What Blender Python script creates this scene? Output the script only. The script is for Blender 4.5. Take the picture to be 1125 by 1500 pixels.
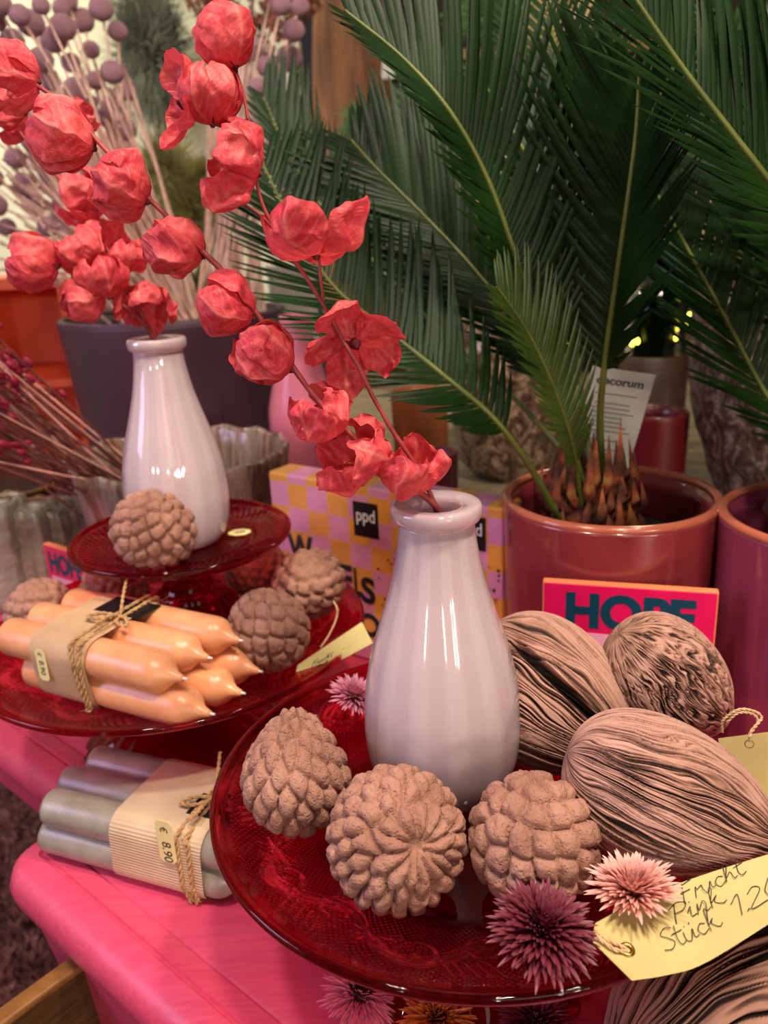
import bpy, bmesh, math, random
import numpy as np
from mathutils import Vector, Matrix

for o in list(bpy.data.objects):
    bpy.data.objects.remove(o)
SC = bpy.context.scene
COL = SC.collection
V = Vector
rad = math.radians

# ------------------------------------------------------------------ camera
PITCH, ROLL, FPX, CAMZ = rad(18.7), rad(-2.9), 1200.0, 1.25
_f = np.array([0, math.cos(PITCH), -math.sin(PITCH)])
_rt = np.array([1.0, 0, 0])
_u = np.array([0, math.sin(PITCH), math.cos(PITCH)])
_R = math.cos(ROLL) * _rt + math.sin(ROLL) * _u
_U = -math.sin(ROLL) * _rt + math.cos(ROLL) * _u
cd = bpy.data.cameras.new('camera')
cam = bpy.data.objects.new('camera', cd)
COL.objects.link(cam)
M = Matrix.Identity(4)
for i in range(3):
    M[i][0], M[i][1], M[i][2] = _R[i], _U[i], -_f[i]
M[2][3] = CAMZ
cam.matrix_world = M
cd.sensor_fit = 'AUTO'
cd.sensor_width = 36
cd.lens = 36 * FPX / 1500
cd.clip_start = 0.02
cd.dof.use_dof = True
cd.dof.focus_distance = 0.43
cd.dof.aperture_fstop = 9.0
SC.camera = cam

# ------------------------------------------------------------------ light
SC.view_settings.view_transform = 'Standard'
SC.view_settings.look = 'None'
SC.view_settings.gamma = 1
SC.view_settings.use_curve_mapping = False
SC.view_settings.exposure = 0.0
W = bpy.data.worlds.new('world')
SC.world = W
W.use_nodes = True
W.node_tree.nodes['Background'].inputs[0].default_value = (0.50, 0.44, 0.46, 1)
W.node_tree.nodes['Background'].inputs[1].default_value = 0.06


def area(name, loc, target, size, power, color, size_y=None, spread=180):
    l = bpy.data.lights.new(name, 'AREA')
    l.energy, l.color, l.size = power, color, size
    if size_y:
        l.shape, l.size_y = 'RECTANGLE', size_y
    else:
        l.shape = 'DISK'
    l.spread = rad(spread)
    o = bpy.data.objects.new(name, l)
    COL.objects.link(o)
    o.location = loc
    o.rotation_euler = (V(target) - V(loc)).to_track_quat('-Z', 'Y').to_euler()
    return o


area('ceiling_spot_lamp', (0.55, 0.15, 2.55), (0.05, 0.45, 0.9), 0.14, 20, (1, 0.84, 0.66))
area('ceiling_spot_lamp', (0.2, -0.25, 2.6), (0.0, 0.5, 0.9), 0.14, 17, (1, 0.84, 0.66))
area('ceiling_spot_lamp', (-0.45, 0.1, 2.55), (-0.1, 0.6, 0.9), 0.14, 13, (1, 0.86, 0.7))
area('ceiling_spot_lamp', (-1.5, 1.9, 2.6), (-0.9, 2.5, 1.3), 0.16, 15, (1, 0.9, 0.75), spread=110)
area('ceiling_spot_lamp', (0.9, 2.3, 2.6), (0.6, 2.0, 0.9), 0.16, 7, (1, 0.8, 0.55))
area('shop_window_light', (-1.9, 0.1, 1.75), (0.0, 0.5, 0.95), 0.7, 15, (0.70, 0.58, 1.0), 0.9)
area('shop_front_light', (0.5, -1.5, 1.9), (0.0, 0.5, 0.9), 0.9, 5, (1.0, 0.86, 0.80), 0.9)
for _p in ((4.3, -7.6, 2.2), (5.2, -8.0, 2.45), (3.6, -8.4, 2.0), (3.9, -7.0, 1.75), (-4.4, -7.6, 2.2), (0.3, -9.0, 2.3)):
    area('ceiling_spot_lamp', _p, (0.0, 0.5, 0.9), 0.36, 48, (1, 0.85, 0.68))

# ------------------------------------------------------------------ helpers
TZ = 0.825            # height of the table top


def ray(x, y):
    return _f + _R * (x - 562.5) / FPX - _U * (y - 750) / FPX


def at(x, y, Y):
    "point seen at pixel x,y at distance Y ahead"
    d = ray(x, y)
    return V(d * (Y / d[1])) + V((0, 0, CAMZ))


def atz(x, y, z):
    "point seen at pixel x,y at height z"
    d = ray(x, y)
    return V(d * ((z - CAMZ) / d[2])) + V((0, 0, CAMZ))


def pxm(p):
    "metres per pixel at point p"
    q = np.array(p) - np.array([0, 0, CAMZ])
    return float(q @ _f) / FPX


IR, IU, IF = V(_R), V(_U), V(_f)     # image right / up / into the picture


def hashf(*k):
    h = np.zeros_like(np.asarray(k[0], dtype=np.int64))
    for i, a in enumerate(k):
        h = h + np.asarray(a, dtype=np.int64) * [374761393, 668265263, 2147483647, 974634779][i]
    h = (h ^ (h >> 13)) * 1274126177
    h = h & 0x7fffffff
    h = (h ^ (h >> 16)) * 2246822519 & 0x7fffffff
    return (h & 0xffffff) / float(0xffffff)


def vn(p, seed=0):
    "value noise 0..1, p is N x 3"
    p = np.asarray(p, float)
    i = np.floor(p).astype(np.int64)
    f = p - i
    f = f * f * (3 - 2 * f)
    r = 0
    for dx in (0, 1):
        for dy in (0, 1):
            for dz in (0, 1):
                w = (f[:, 0] if dx else 1 - f[:, 0]) * (f[:, 1] if dy else 1 - f[:, 1]) * (f[:, 2] if dz else 1 - f[:, 2])
                r = r + w * hashf(i[:, 0] + dx, i[:, 1] + dy, i[:, 2] + dz, np.full(len(p), seed))
    return r


class MB:
    "collects geometry that becomes one mesh"

    def __init__(self):
        self.v, self.f, self.n, self.a = [], [], 0, []

    def add(self, v, f, a=None):
        v = np.asarray(v, float).reshape(-1, 3)
        self.v.append(v)
        for q in f:
            self.f.append([int(i) + self.n for i in q])
        self.a.append(np.zeros(len(v)) if a is None else np.asarray(a, float))
        self.n += len(v)
        return self

    def grid(self, P, wrap_u=False, wrap_v=False, a=None):
        "P: nu x nv x 3"
        P = np.asarray(P, float)
        nu, nv = P.shape[:2]
        f = []
        for i in range(nu if wrap_u else nu - 1):
            i2 = (i + 1) % nu
            for j in range(nv if wrap_v else nv - 1):
                j2 = (j + 1) % nv
                f.append((i * nv + j, i2 * nv + j, i2 * nv + j2, i * nv + j2))
        return self.add(P.reshape(-1, 3), f, a)

    def box(self, o, ex, ey, ez):
        "o corner, three edge vectors"
        o, ex, ey, ez = map(lambda q: np.array(q, float), (o, ex, ey, ez))
        v = [o, o + ex, o + ex + ey, o + ey, o + ez, o + ex + ez, o + ex + ey + ez, o + ey + ez]
        return self.add(v, [(3, 2, 1, 0), (4, 5, 6, 7), (0, 1, 5, 4), (1, 2, 6, 5), (2, 3, 7, 6), (3, 0, 4, 7)])

    def tube(self, pts, r, n=8, caps=True):
        pts = np.asarray(pts, float)
        m = len(pts)
        r = np.broadcast_to(np.asarray(r, float), (m,))
        T = np.gradient(pts, axis=0)
        T /= np.linalg.norm(T, axis=1)[:, None] + 1e-12
        a = np.array([0, 0, 1.0]) if abs(T[0][2]) < .9 else np.array([1.0, 0, 0])
        N = np.cross(T[0], a)
        N /= np.linalg.norm(N)
        th = np.linspace(0, 2 * np.pi, n, endpoint=False)
        rows = []
        for k in range(m):
            N = N - T[k] * (N @ T[k])
            N /= np.linalg.norm(N) + 1e-12
            B = np.cross(T[k], N)
            rows.append(pts[k] + r[k] * (np.cos(th)[:, None] * N + np.sin(th)[:, None] * B))
        n0 = self.n
        self.grid(np.array(rows), wrap_v=True)
        if caps:
            self.f.append([n0 + i for i in range(n)][::-1])
            self.f.append([n0 + (m - 1) * n + i for i in range(n)])
        return self

    def lathe(self, prof, n=64, c=(0, 0, 0), fn=None, closed=False):
        prof = np.asarray(prof, float)
        th = np.linspace(0, 2 * np.pi, n, endpoint=False)
        R = prof[:, 0][:, None] * np.ones(n)[None]
        Z = prof[:, 1][:, None] * np.ones(n)[None]
        if fn is not None:
            R, Z = fn(R, Z, th[None] * np.ones((len(prof), 1)))
        P = np.stack([c[0] + R * np.cos(th), c[1] + R * np.sin(th), c[2] + Z], -1)
        return self.grid(P, wrap_u=closed, wrap_v=True)

    def mesh(self, name, off=(0, 0, 0), smooth=True):
        me = bpy.data.meshes.new(name)
        v = np.concatenate(self.v) - np.array(off)
        me.from_pydata(v.tolist(), [], self.f)
        if smooth:
            me.polygons.foreach_set('use_smooth', [True] * len(me.polygons))
        a = np.concatenate(self.a)
        if np.any(a):
            at_ = me.attributes.new('h', 'FLOAT', 'POINT')
            at_.data.foreach_set('value', a.astype(np.float32))
        me.update()
        return me


def link(name, me, m=None, parent=None):
    o = bpy.data.objects.new(name, me)
    COL.objects.link(o)
    if m is not None and me is not None:
        me.materials.clear()
        me.materials.append(m)
    if parent is not None:
        o.parent = parent
    return o


def wloc(o):
    l = V((0, 0, 0))
    while o is not None:
        l = l + o.location
        o = o.parent
    return l


def tag(o, label, cat, group=None, kind=None):
    if label:
        o['label'] = label
    if cat:
        o['category'] = cat
    if group:
        o['group'] = group
    if kind:
        o['kind'] = kind
    return o


def thing(name, loc, label, cat, group=None):
    o = link(name, None)
    o.empty_display_size = .02
    o.location = loc
    return tag(o, label, cat, group)


def part(name, mb, m, parent, smooth=True, label=None, auto=None):
    "mesh given in world coordinates, stored relative to its (unrotated) parent"
    o = link(name, mb.mesh(name, wloc(parent), smooth), m, parent)
    if auto is not None:
        sharp(o, auto)
    if label:
        o['label'] = label
    return o


def single(name, mb, m, loc, label, cat, group=None, smooth=True, kind=None, auto=None):
    o = link(name, mb.mesh(name, loc, smooth), m)
    o.location = loc
    if auto is not None:
        sharp(o, auto)
    return tag(o, label, cat, group, kind)


def sharp(o, ang):
    bm = bmesh.new()
    bm.from_mesh(o.data)
    bmesh.ops.recalc_face_normals(bm, faces=bm.faces)
    for e in bm.edges:
        if len(e.link_faces) == 2 and e.calc_face_angle(0) > rad(ang):
            e.smooth = False
    bm.to_mesh(o.data)
    bm.free()


def bevel(o, w, seg=2):
    b = o.modifiers.new('bevel', 'BEVEL')
    b.width, b.segments, b.limit_method = w, seg, 'ANGLE'
    return o


def copy_tree(o, parent=None):
    c = o.copy()
    COL.objects.link(c)
    c.parent = parent
    for ch in list(o.children):
        copy_tree(ch, c)
    return c


def smooth_path(pts, n=40):
    "Catmull-Rom through points"
    P = np.asarray([tuple(p) for p in pts], float)
    P = np.vstack([2 * P[0] - P[1], P, 2 * P[-1] - P[-2]])
    out = []
    m = len(P) - 3
    for t in np.linspace(0, m - 1e-6, n):
        i = int(t)
        u = t - i
        p0, p1, p2, p3 = P[i:i + 4]
        out.append(.5 * ((2 * p1) + (-p0 + p2) * u + (2 * p0 - 5 * p1 + 4 * p2 - p3) * u * u + (-p0 + 3 * p1 - 3 * p2 + p3) * u ** 3))
    return np.array(out)


# ------------------------------------------------------------------ materials
class N:
    "tiny node-tree helper"

    def __init__(self, name):
        self.m = bpy.data.materials.new(name)
        self.m.use_nodes = True
        self.t = self.m.node_tree
        self.b = self.t.nodes['Principled BSDF']
        self.out = self.t.nodes['Material Output']
        self._co = None

    def new(self, typ, **kw):
        n = self.t.nodes.new(typ)
        for k, v in kw.items():
            setattr(n, k, v)
        return n

    def l(self, a, b):
        self.t.links.new(a, b)

    def set(self, **kw):
        for k, v in kw.items():
            k = k.replace('_', ' ')
            s = self.b.inputs[k]
            if hasattr(v, 'is_linked'):
                self.l(v, s)
            else:
                s.default_value = (*v, 1) if isinstance(v, tuple) and len(v) == 3 and s.type == 'RGBA' else v
        return self

    @property
    def co(self):
        if self._co is None:
            self._co = self.new('ShaderNodeTexCoord').outputs['Object']
        return self._co

    def mapped(self, scale=(1, 1, 1), rot=(0, 0, 0)):
        mp = self.new('ShaderNodeMapping')
        mp.inputs['Scale'].default_value = scale
        mp.inputs['Rotation'].default_value = rot
        self.l(self.co, mp.inputs[0])
        return mp.outputs[0]

    def noise(self, scale, detail=4, vec=None, rough=.5, dist=0):
        n = self.new('ShaderNodeTexNoise')
        n.inputs['Scale'].default_value = scale
        n.inputs['Detail'].default_value = detail
        n.inputs['Roughness'].default_value = rough
        n.inputs['Distortion'].default_value = dist
        self.l(vec if vec is not None else self.co, n.inputs['Vector'])
        return n.outputs['Fac']

    def voro(self, scale, vec=None, feature='F1'):
        n = self.new('ShaderNodeTexVoronoi', feature=feature)
        n.inputs['Scale'].default_value = scale
        self.l(vec if vec is not None else self.co, n.inputs['Vector'])
        return n.outputs['Distance']

    def ramp(self, fac, stops, interp='LINEAR'):
        n = self.new('ShaderNodeValToRGB')
        n.color_ramp.interpolation = interp
        e = n.color_ramp.elements
        while len(e) < len(stops):
            e.new(.5)
        for k, (p, c) in zip(e, stops):
            k.position = p
            k.color = (*c, 1)
        self.l(fac, n.inputs[0])
        return n.outputs[0]

    def math(self, op, a, b=0.0, c=None):
        n = self.new('ShaderNodeMath', operation=op)
        for i, s in enumerate((a, b) if c is None else (a, b, c)):
            if hasattr(s, 'is_linked'):
                self.l(s, n.inputs[i])
            else:
                n.inputs[i].default_value = s
        return n.outputs[0]

    def attr(self, name='h'):
        n = self.new('ShaderNodeAttribute')
        n.attribute_name = name
        return n.outputs['Fac']

    def bump(self, h, strength=.3, dist=.001):
        n = self.new('ShaderNodeBump')
        n.inputs['Strength'].default_value = strength
        n.inputs['Distance'].default_value = dist
        self.l(h, n.inputs['Height'])
        self.l(n.outputs[0], self.b.inputs['Normal'])
        self.nrm = n.outputs[0]
        return self

    def translucent(self, color, fac):
        t = self.new('ShaderNodeBsdfTranslucent')
        if hasattr(color, 'is_linked'):
            self.l(color, t.inputs[0])
        else:
            t.inputs[0].default_value = (*color, 1)
        mx = self.new('ShaderNodeMixShader')
        mx.inputs[0].default_value = fac
        self.l(self.b.outputs[0], mx.inputs[1])
        self.l(t.outputs[0], mx.inputs[2])
        self.l(mx.outputs[0], self.out.inputs[0])
        return self

    def clear(self, color, fac):
        "let part of the light straight through (thin tinted glass)"
        t = self.new('ShaderNodeBsdfTransparent')
        t.inputs[0].default_value = (*color, 1)
        mx = self.new('ShaderNodeMixShader')
        mx.inputs[0].default_value = fac
        self.l(self.b.outputs[0], mx.inputs[1])
        self.l(t.outputs[0], mx.inputs[2])
        self.l(mx.outputs[0], self.out.inputs[0])
        return self


def plain(name, color, rough=.5, nscale=0, namp=.25, bump=0, bscale=None, bdist=.001, **kw):
    n = N(name)
    n.set(Roughness=rough, **kw)
    if nscale:
        f = n.noise(nscale, 5)
        lo = tuple(max(0, c * (1 - namp)) for c in color)
        hi = tuple(min(1, c * (1 + namp)) for c in color)
        n.set(Base_Color=n.ramp(f, [(.3, lo), (.7, hi)]))
    else:
        n.set(Base_Color=color)
    if bump:
        n.bump(n.noise(bscale or nscale or 50, 5), bump, bdist)
    return n.m


def srgb(r, g, b):
    f = lambda c: (c / 255 / 12.92) if c / 255 <= .04045 else ((c / 255 + .055) / 1.055) ** 2.4
    return (f(r), f(g), f(b))

# pink brushed paint
n = N('pink_paint')
brush = n.noise(9, 6, n.mapped((3, 30, 30), (0, 0, rad(41))), .6)
n.set(Base_Color=n.ramp(brush, [(.3, srgb(204, 62, 98)), (.7, srgb(220, 78, 112))]), Roughness=.42, Coat_Weight=.15, Coat_Roughness=.3)
n.bump(brush, .35, .0006)
PINK = n.m
# red pressed glass


def red_glass(name, dots, base=(.36, .005, .032), clear=.28):
    n = N(name)
    n.set(Base_Color=base, Roughness=.035, Transmission_Weight=1.0, IOR=1.45)
    n.clear((.72, .035, .12), clear)
    tr = [q for q in n.t.nodes if q.type == 'BSDF_TRANSPARENT'][0]
    if dots:
        x = n.new('ShaderNodeSeparateXYZ')
        n.l(n.co, x.inputs[0])
        ang = n.math('MULTIPLY', n.math('ARCTAN2', x.outputs[1], x.outputs[0]), dots[0])
        r = n.math('SQRT', n.math('ADD', n.math('MULTIPLY', x.outputs[0], x.outputs[0]), n.math('MULTIPLY', x.outputs[1], x.outputs[1])))
        rr = n.math('MULTIPLY', r, dots[1])
        c1 = n.math('MULTIPLY', n.math('COSINE', n.math('ADD', ang, rr)), 1)
        c2 = n.math('COSINE', n.math('SUBTRACT', ang, rr))
        d = n.math('MAXIMUM', n.math('ADD', c1, c2), 0)
        w = n.new('ShaderNodeMapRange')
        n.l(r, w.inputs[0])
        w.inputs[1].default_value, w.inputs[2].default_value = dots[2], dots[2] + .003
        w2 = n.new('ShaderNodeMapRange')
        n.l(r, w2.inputs[0])
        w2.inputs[1].default_value, w2.inputs[2].default_value = dots[3], dots[3] - .003
        d = n.math('MULTIPLY', d, n.math('MULTIPLY', w.outputs[0], w2.outputs[0]))
        d = n.math('MULTIPLY', d, n.math('SUBTRACT', 1.0, n.math('MINIMUM', n.math('MULTIPLY', n.attr(), 3.0), 1.0)))
        # thinner glass in the pressed relief and at the clear outer rim is a lighter red
        thin = n.math('ADD', n.math('MAXIMUM', n.math('MULTIPLY', n.attr(), 1.0), n.math('MULTIPLY', d, .42)), n.math('MULTIPLY', n.math('SUBTRACT', 1.0, w2.outputs[0]), .22))
        n.set(Base_Color=n.ramp(thin, [(.0, base), (.5, (.85, .08, .14)), (1.0, (1.0, .28, .34))]))
        n.l(n.ramp(thin, [(.0, tuple(min(1, q * k) for q, k in zip(base, (1.2, 2.4, 1.9)))), (.5, (.85, .09, .17)), (1.0, (1.0, .30, .36))]), tr.inputs[0])
        n.bump(d, 1.0, .0020)
        n.l(n.nrm, n.b.inputs['Coat Normal'])
    return n.m


GLASS_BIG = red_glass('ruby_pressed_glass', (205, 2 * math.pi / .0036, .092, .139))
GLASS_LOW = red_glass('ruby_pressed_glass_floral', (150, 2 * math.pi / .007, .10, .153), (.58, .012, .055), .36)
GLASS_TOP = red_glass('ruby_glass', (70, 2 * math.pi / .009, .05, .088), (.60, .012, .05), .40)
GLASS_FOOT = red_glass('ruby_glass_foot', None, (.56, .010, .06), .28)

# ------------------------------------------------------------------ the setting
n = N('dark_carpet')
n.set(Base_Color=n.ramp(n.noise(60, 6), [(.3, srgb(28, 12, 12)), (.7, srgb(84, 44, 42))]), Roughness=.95)
n.bump(n.noise(180, 4), .8, .006)
FLOOR = n.m
n = N('pale_wall')
n.set(Base_Color=n.ramp(n.noise(2.2, 6), [(.3, srgb(196, 200, 168)), (.7, srgb(222, 220, 196))]), Roughness=.85)
n.bump(n.noise(7, 6), .5, .02)
PALE = n.m
DARKWALL = plain('dark_wood_wall', srgb(52, 38, 26), .7, 4, .5)


def struct(name, mb, m, loc=(0, 0, 0)):
    o = link(name, mb.mesh(name, loc, False), m)
    o.location = loc
    o['kind'] = 'structure'
    return o


struct('floor', MB().box((-2.6, -2.2, -.05), (5.6, 0, 0), (0, 6.2, 0), (0, 0, .05)), FLOOR)
struct('wall_back', MB().box((-2.6, 2.72, 0), (2.42, 0, 0), (0, .1, 0), (0, 0, 2.9)), PALE)
struct('wall_alcove', MB().box((-.18, 3.7, 0), (3.2, 0, 0), (0, .1, 0), (0, 0, 2.9)), DARKWALL)
struct('wall_left', MB().box((-2.6, -.9, 0), (-.1, 0, 0), (0, 3.7, 0), (0, 0, 2.9)), PALE)
struct('wall_right', MB().box((2.9, -.9, 0), (.1, 0, 0), (0, 4.6, 0), (0, 0, 2.9)), DARKWALL)

# rustic timber post between the pale wall and the dark alcove
n = N('rustic_post_wood')
g = n.noise(3.0, 6, n.mapped((6, 6, .7)), .6, 1.0)
n.set(Base_Color=n.ramp(g, [(.25, srgb(58, 32, 18)), (.5, srgb(120, 78, 46)), (.75, srgb(164, 118, 74))]), Roughness=.75)
n.bump(g, .6, .02)
POSTW = n.m
pc = at(520, 150, 2.45)
mb = MB()
zz = np.linspace(0, 2.9, 60)
th = np.linspace(0, 2 * np.pi, 40, endpoint=False)
P = np.zeros((60, 40, 3))
for i, z in enumerate(zz):
    q = np.stack([np.cos(th) * 2, np.sin(th) * 2, np.full(40, z * 3)], -1)
    r = .105 * (1 + .28 * (vn(q, 5) - .5))
    P[i, :, 0] = pc.x + r * np.cos(th) + .015 * math.sin(z * 4)
    P[i, :, 1] = 2.5 + r * np.sin(th)
    P[i, :, 2] = z
mb.grid(P, wrap_v=True)
o = single('timber_post', mb, POSTW, (pc.x, 2.5, 0), 'rough brown timber post at the end of the pale wall', 'post', kind='structure')

# ------------------------------------------------------------------ pink dresser
E1, E2 = V((.7526, -.6585, 0)), V((.6585, .7526, 0))
C0 = V((-.306, .502, 0))


def D(s, t, z):
    p = C0 + E1 * s + E2 * t
    return V((p.x, p.y, z))


STEP, S0, S1, T1 = .071, -.75, 1.05, .66


def outline(d):
    pts = []

    def arc(cs, ct, r, a0, a1, k=8):
        for a in np.linspace(rad(a0), rad(a1), k):
            pts.append((cs + r * math.cos(a), ct + r * math.sin(a)))
    r = max(.030 - d, .002)
    arc(d + r, d + r, r, 180, 270)
    arc(S1 - d - r, d + r, r, 270, 360)
    arc(S1 - d - r, T1 - d - r, r, 0, 90)
    arc(S0 + d + r, T1 - d - r, r, 90, 180)
    arc(S0 + d + r, STEP + d + r, r, 180, 270)
    rc = min(.010 + d, .03)             # concave corner
    arc(d - rc, STEP + d - rc, rc, 90, 0)
    return pts


def layered(levels, fill_top=True, fill_bot=True):
    mb = MB()
    rows = []
    for d, z in levels:
        rows.append([tuple(D(s, t, z)) for s, t in outline(d)])
    P = np.array(rows)
    m = P.shape[1]
    mb.grid(P, wrap_v=True)
    if fill_top:
        mb.f.append([(len(levels) - 1) * m + i for i in range(m)])
    if fill_bot:
        mb.f.append([i for i in range(m)][::-1])
    return mb


base = D(.1, .2, 0)
dresser = thing('painted_dresser', base, 'pink painted dresser with a rounded moulded top and an open drawer', 'dresser')
mb = layered([(.012, TZ - .040), (.004, TZ - .038), (0, TZ - .030), (-.001, TZ - .020), (.003, TZ - .009), (.010, TZ - .003), (.0225, TZ - .0005),
              (.0235, TZ - .0022), (.0255, TZ - .0022), (.0265, TZ), (.039, TZ), (.0398, TZ - .0016), (.0412, TZ - .0018), (.043, TZ - .0005)])
part('dresser_top', mb, PINK, dresser, auto=38)
def block(levels, s1, t1):
    "rounded body; levels are (left inset, front inset, z)"
    rows = []
    for ds, dt, z in levels:
        pts = []
        for cs, ct, r, a0 in ((ds + .018, dt + .018, .018, 180), (s1 - .004, dt + .004, .004, 270), (s1 - .004, t1 - .004, .004, 0), (ds + .004, t1 - .004, .004, 90)):
            for a in np.linspace(rad(a0), rad(a0 + 90), 7):
                pts.append(tuple(D(cs + r * math.cos(a), ct + r * math.sin(a), z)))
        rows.append(pts)
    mb = MB().grid(np.array(rows), wrap_v=True)
    m = len(rows[0])
    mb.f.append([(len(rows) - 1) * m + i for i in range(m)])
    mb.f.append([i for i in range(m)][::-1])
    return mb


prof_ = [(.110, .020, TZ - .36), (.098, .019, TZ - .24), (.072, .017, TZ - .165), (.046, .015, TZ - .118), (.028, .013, TZ - .085), (.017, .011, TZ - .058), (.013, .010, TZ - .038)]
part('dresser_body', block(prof_, S1 - .02, T1 - .02), PINK, dresser, auto=30)
part('side_apron', block([(S0 + .02, STEP + .022, TZ - .088), (S0 + .02, STEP + .016, TZ - .038)], .10, T1 - .04), PINK, dresser, auto=30)
for s, t in ((.20, .10), (.95, .10), (.95, .55), (-.64, .55), (-.64, .40)):
    mb = MB().tube(smooth_path([D(s, t, 0), D(s, t, .15), D(s, t, .35), D(s, t, TZ - (.30 if s > 0 else .08))], 20), np.linspace(.017, .032, 20), 16)
    part('leg', mb, PINK, dresser, auto=40)
# open drawer
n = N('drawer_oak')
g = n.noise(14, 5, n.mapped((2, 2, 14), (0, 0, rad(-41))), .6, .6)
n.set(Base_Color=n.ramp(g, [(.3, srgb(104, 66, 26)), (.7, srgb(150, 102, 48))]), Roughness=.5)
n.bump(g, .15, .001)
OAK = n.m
dz = TZ - .052
ds0, ds1, dt0 = .080, .62, -.34
n = N('shaded_drawer_oak')  # same oak darkened: the shade inside the drawer is put into the colour
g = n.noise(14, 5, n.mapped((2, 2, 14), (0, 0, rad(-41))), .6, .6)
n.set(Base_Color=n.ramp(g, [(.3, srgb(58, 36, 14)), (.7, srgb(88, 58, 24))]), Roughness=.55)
OAK_SHADED = n.m
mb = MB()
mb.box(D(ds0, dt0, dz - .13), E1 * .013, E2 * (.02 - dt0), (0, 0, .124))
drawer = part('drawer', mb, OAK_SHADED, dresser, smooth=False)
o = part('lit_edge', MB().box(D(ds0 - .0005, dt0, dz - .0065), E1 * .014, E2 * (.02 - dt0), (0, 0, .0065)), OAK, drawer, smooth=False, label='top edge of the drawer side, coloured as lit oak')  # lighter copy of the oak paints the light along the rail
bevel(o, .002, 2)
part('drawer_side', MB().box(D(ds1, dt0, dz - .13), E1 * .013, E2 * (.02 - dt0), (0, 0, .13)), OAK_SHADED, drawer, smooth=False)
part('drawer_bottom', MB().box(D(ds0 + .013, dt0, dz - .125), E1 * (ds1 - ds0 - .013), E2 * (.02 - dt0), (0, 0, .008)), OAK_SHADED, drawer, smooth=False)
part('drawer_front', MB().box(D(ds0 - .02, dt0 - .018, dz - .14), E1 * (ds1 - ds0 + .05), E2 * .018, (0, 0, .155)), PINK, drawer, smooth=False)

# shaggy brown rug strands on the floor in front
n = N('rug_pile')
n.set(Base_Color=n.ramp(n.noise(24, 5), [(.3, srgb(52, 24, 24)), (.55, srgb(112, 62, 60)), (.75, srgb(186, 136, 128))]), Roughness=.9)
RUG = n.m
rng = np.random.default_rng(4)
mb = MB()
rc = [tuple(D(-.5, .02, 0)), tuple(D(.7, -.55, 0))]
mb.box(D(-1.6, -.85, .0005), E1 * 2.4, E2 * 1.9, (0, 0, .006))
for i in range(12000):
    s, t = rng.uniform(-1.35, .0), rng.uniform(-.35, .85)
    p = np.array(D(s, t, .004))
    a = rng.uniform(0, 6.283)
    L = rng.uniform(.02, .05)
    d = np.array([math.cos(a), math.sin(a), 0])
    w = np.array([-d[1], d[0], 0]) * .0022
    lean = rng.uniform(.3, 1.0)
    p1 = p + d * L * .35 * lean + np.array([0, 0, L * .6])
    p2 = p + d * L * lean + np.array([0, 0, L * rng.uniform(.4, 1.0)])
    mb.add([p - w, p + w, p1 + w, p1 - w, p2], [(0, 1, 2, 3), (3, 2, 4)])
single('shaggy_rug', mb, RUG, tuple(D(0, -.3, 0)), 'shaggy dark brown rug on the floor beside the dresser', 'rug', kind='stuff')

# grey plank table behind
n = N('grey_planks')
g = n.noise(5, 6, n.mapped((2, 12, 12), (0, 0, rad(41))), .65, .8)
n.set(Base_Color=n.ramp(g, [(.25, srgb(84, 72, 56)), (.55, srgb(150, 136, 110)), (.8, srgb(178, 164, 136))]), Roughness=.65)
n.bump(g, .3, .004)
PLANK = n.m
gt = thing('plank_table', D(.3, 1.2, 0), 'weathered grey plank table behind the pink dresser', 'table')
mb = MB()
t = .70
for k in range(7):
    mb.box(D(-1.15, t, TZ - .035), E1 * 2.9, E2 * .196, (0, 0, .035))
    t += .2
o = part('table_top', mb, PLANK, gt, smooth=False)
for s, t in ((-1.1, .74), (1.68, .74), (-1.1, 2.0), (1.68, 2.0)):
    part('leg', MB().box(D(s, t, 0), E1 * .06, E2 * .06, (0, 0, TZ - .035)), PLANK, gt, smooth=False)

# ------------------------------------------------------------------ ruby glass cake stands


def seg_d(x, y, x0, y0, x1, y1):
    dx, dy = x1 - x0, y1 - y0
    t = np.clip(((x - x0) * dx + (y - y0) * dy) / (dx * dx + dy * dy), 0, 1)
    return np.hypot(x - x0 - t * dx, y - y0 - t * dy)


def scrolls(th, r, R):
    "raised floral scroll work pressed into the sloping rim, 0..1"
    nrep = 9
    k = R / .15
    per = 2 * np.pi / nrep
    a = (th % per) - per / 2
    x = a * .117 * k
    y = r - .117 * k
    x, y = x / k, y / k
    h = np.zeros_like(x)

    def stroke(d, w):
        nonlocal h
        h = np.maximum(h, np.clip(1.25 - 1.25 * (d / (1.3 * w)) ** 2, 0, 1))
    # two rings with a small rosette in each
    for cx, cy, rr in ((-.017, .004, .0095), (.014, -.007, .0085)):
        d = np.hypot(x - cx, y - cy)
        ang = np.arctan2(y - cy, x - cx)
        stroke(np.abs(d - rr), .0013)
        stroke(np.where(d < .0045, np.abs(d * np.sin(4 * ang)) * .5 + d * .12, 9), .0008)
    # long S scroll
    for off, w in ((0, .0016), (.0045, .0010), (-.0045, .0010)):
        yy = .0105 * np.sin(x / .041 * np.pi * 1.0) * -1 + off * np.cos(x / .041 * np.pi / 2)
        stroke(np.where(np.abs(x) < .036, np.abs(y - yy) * .8, 9), w)
    # leaf strokes fanning out between the motifs
    for s in (-1, 1):
        for q in range(4):
            t = .5 + q * .42
            stroke(seg_d(x, y, s * .0405, 0, s * (.0405 - .012 * math.cos(t - .6)), .013 * math.sin(t - 1.1)), .0011)
    for q in range(5):
        x0 = -.005 + q * .005
        stroke(seg_d(x, y, x0, .006, x0 + .006, .017), .0009)
    return h


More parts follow.
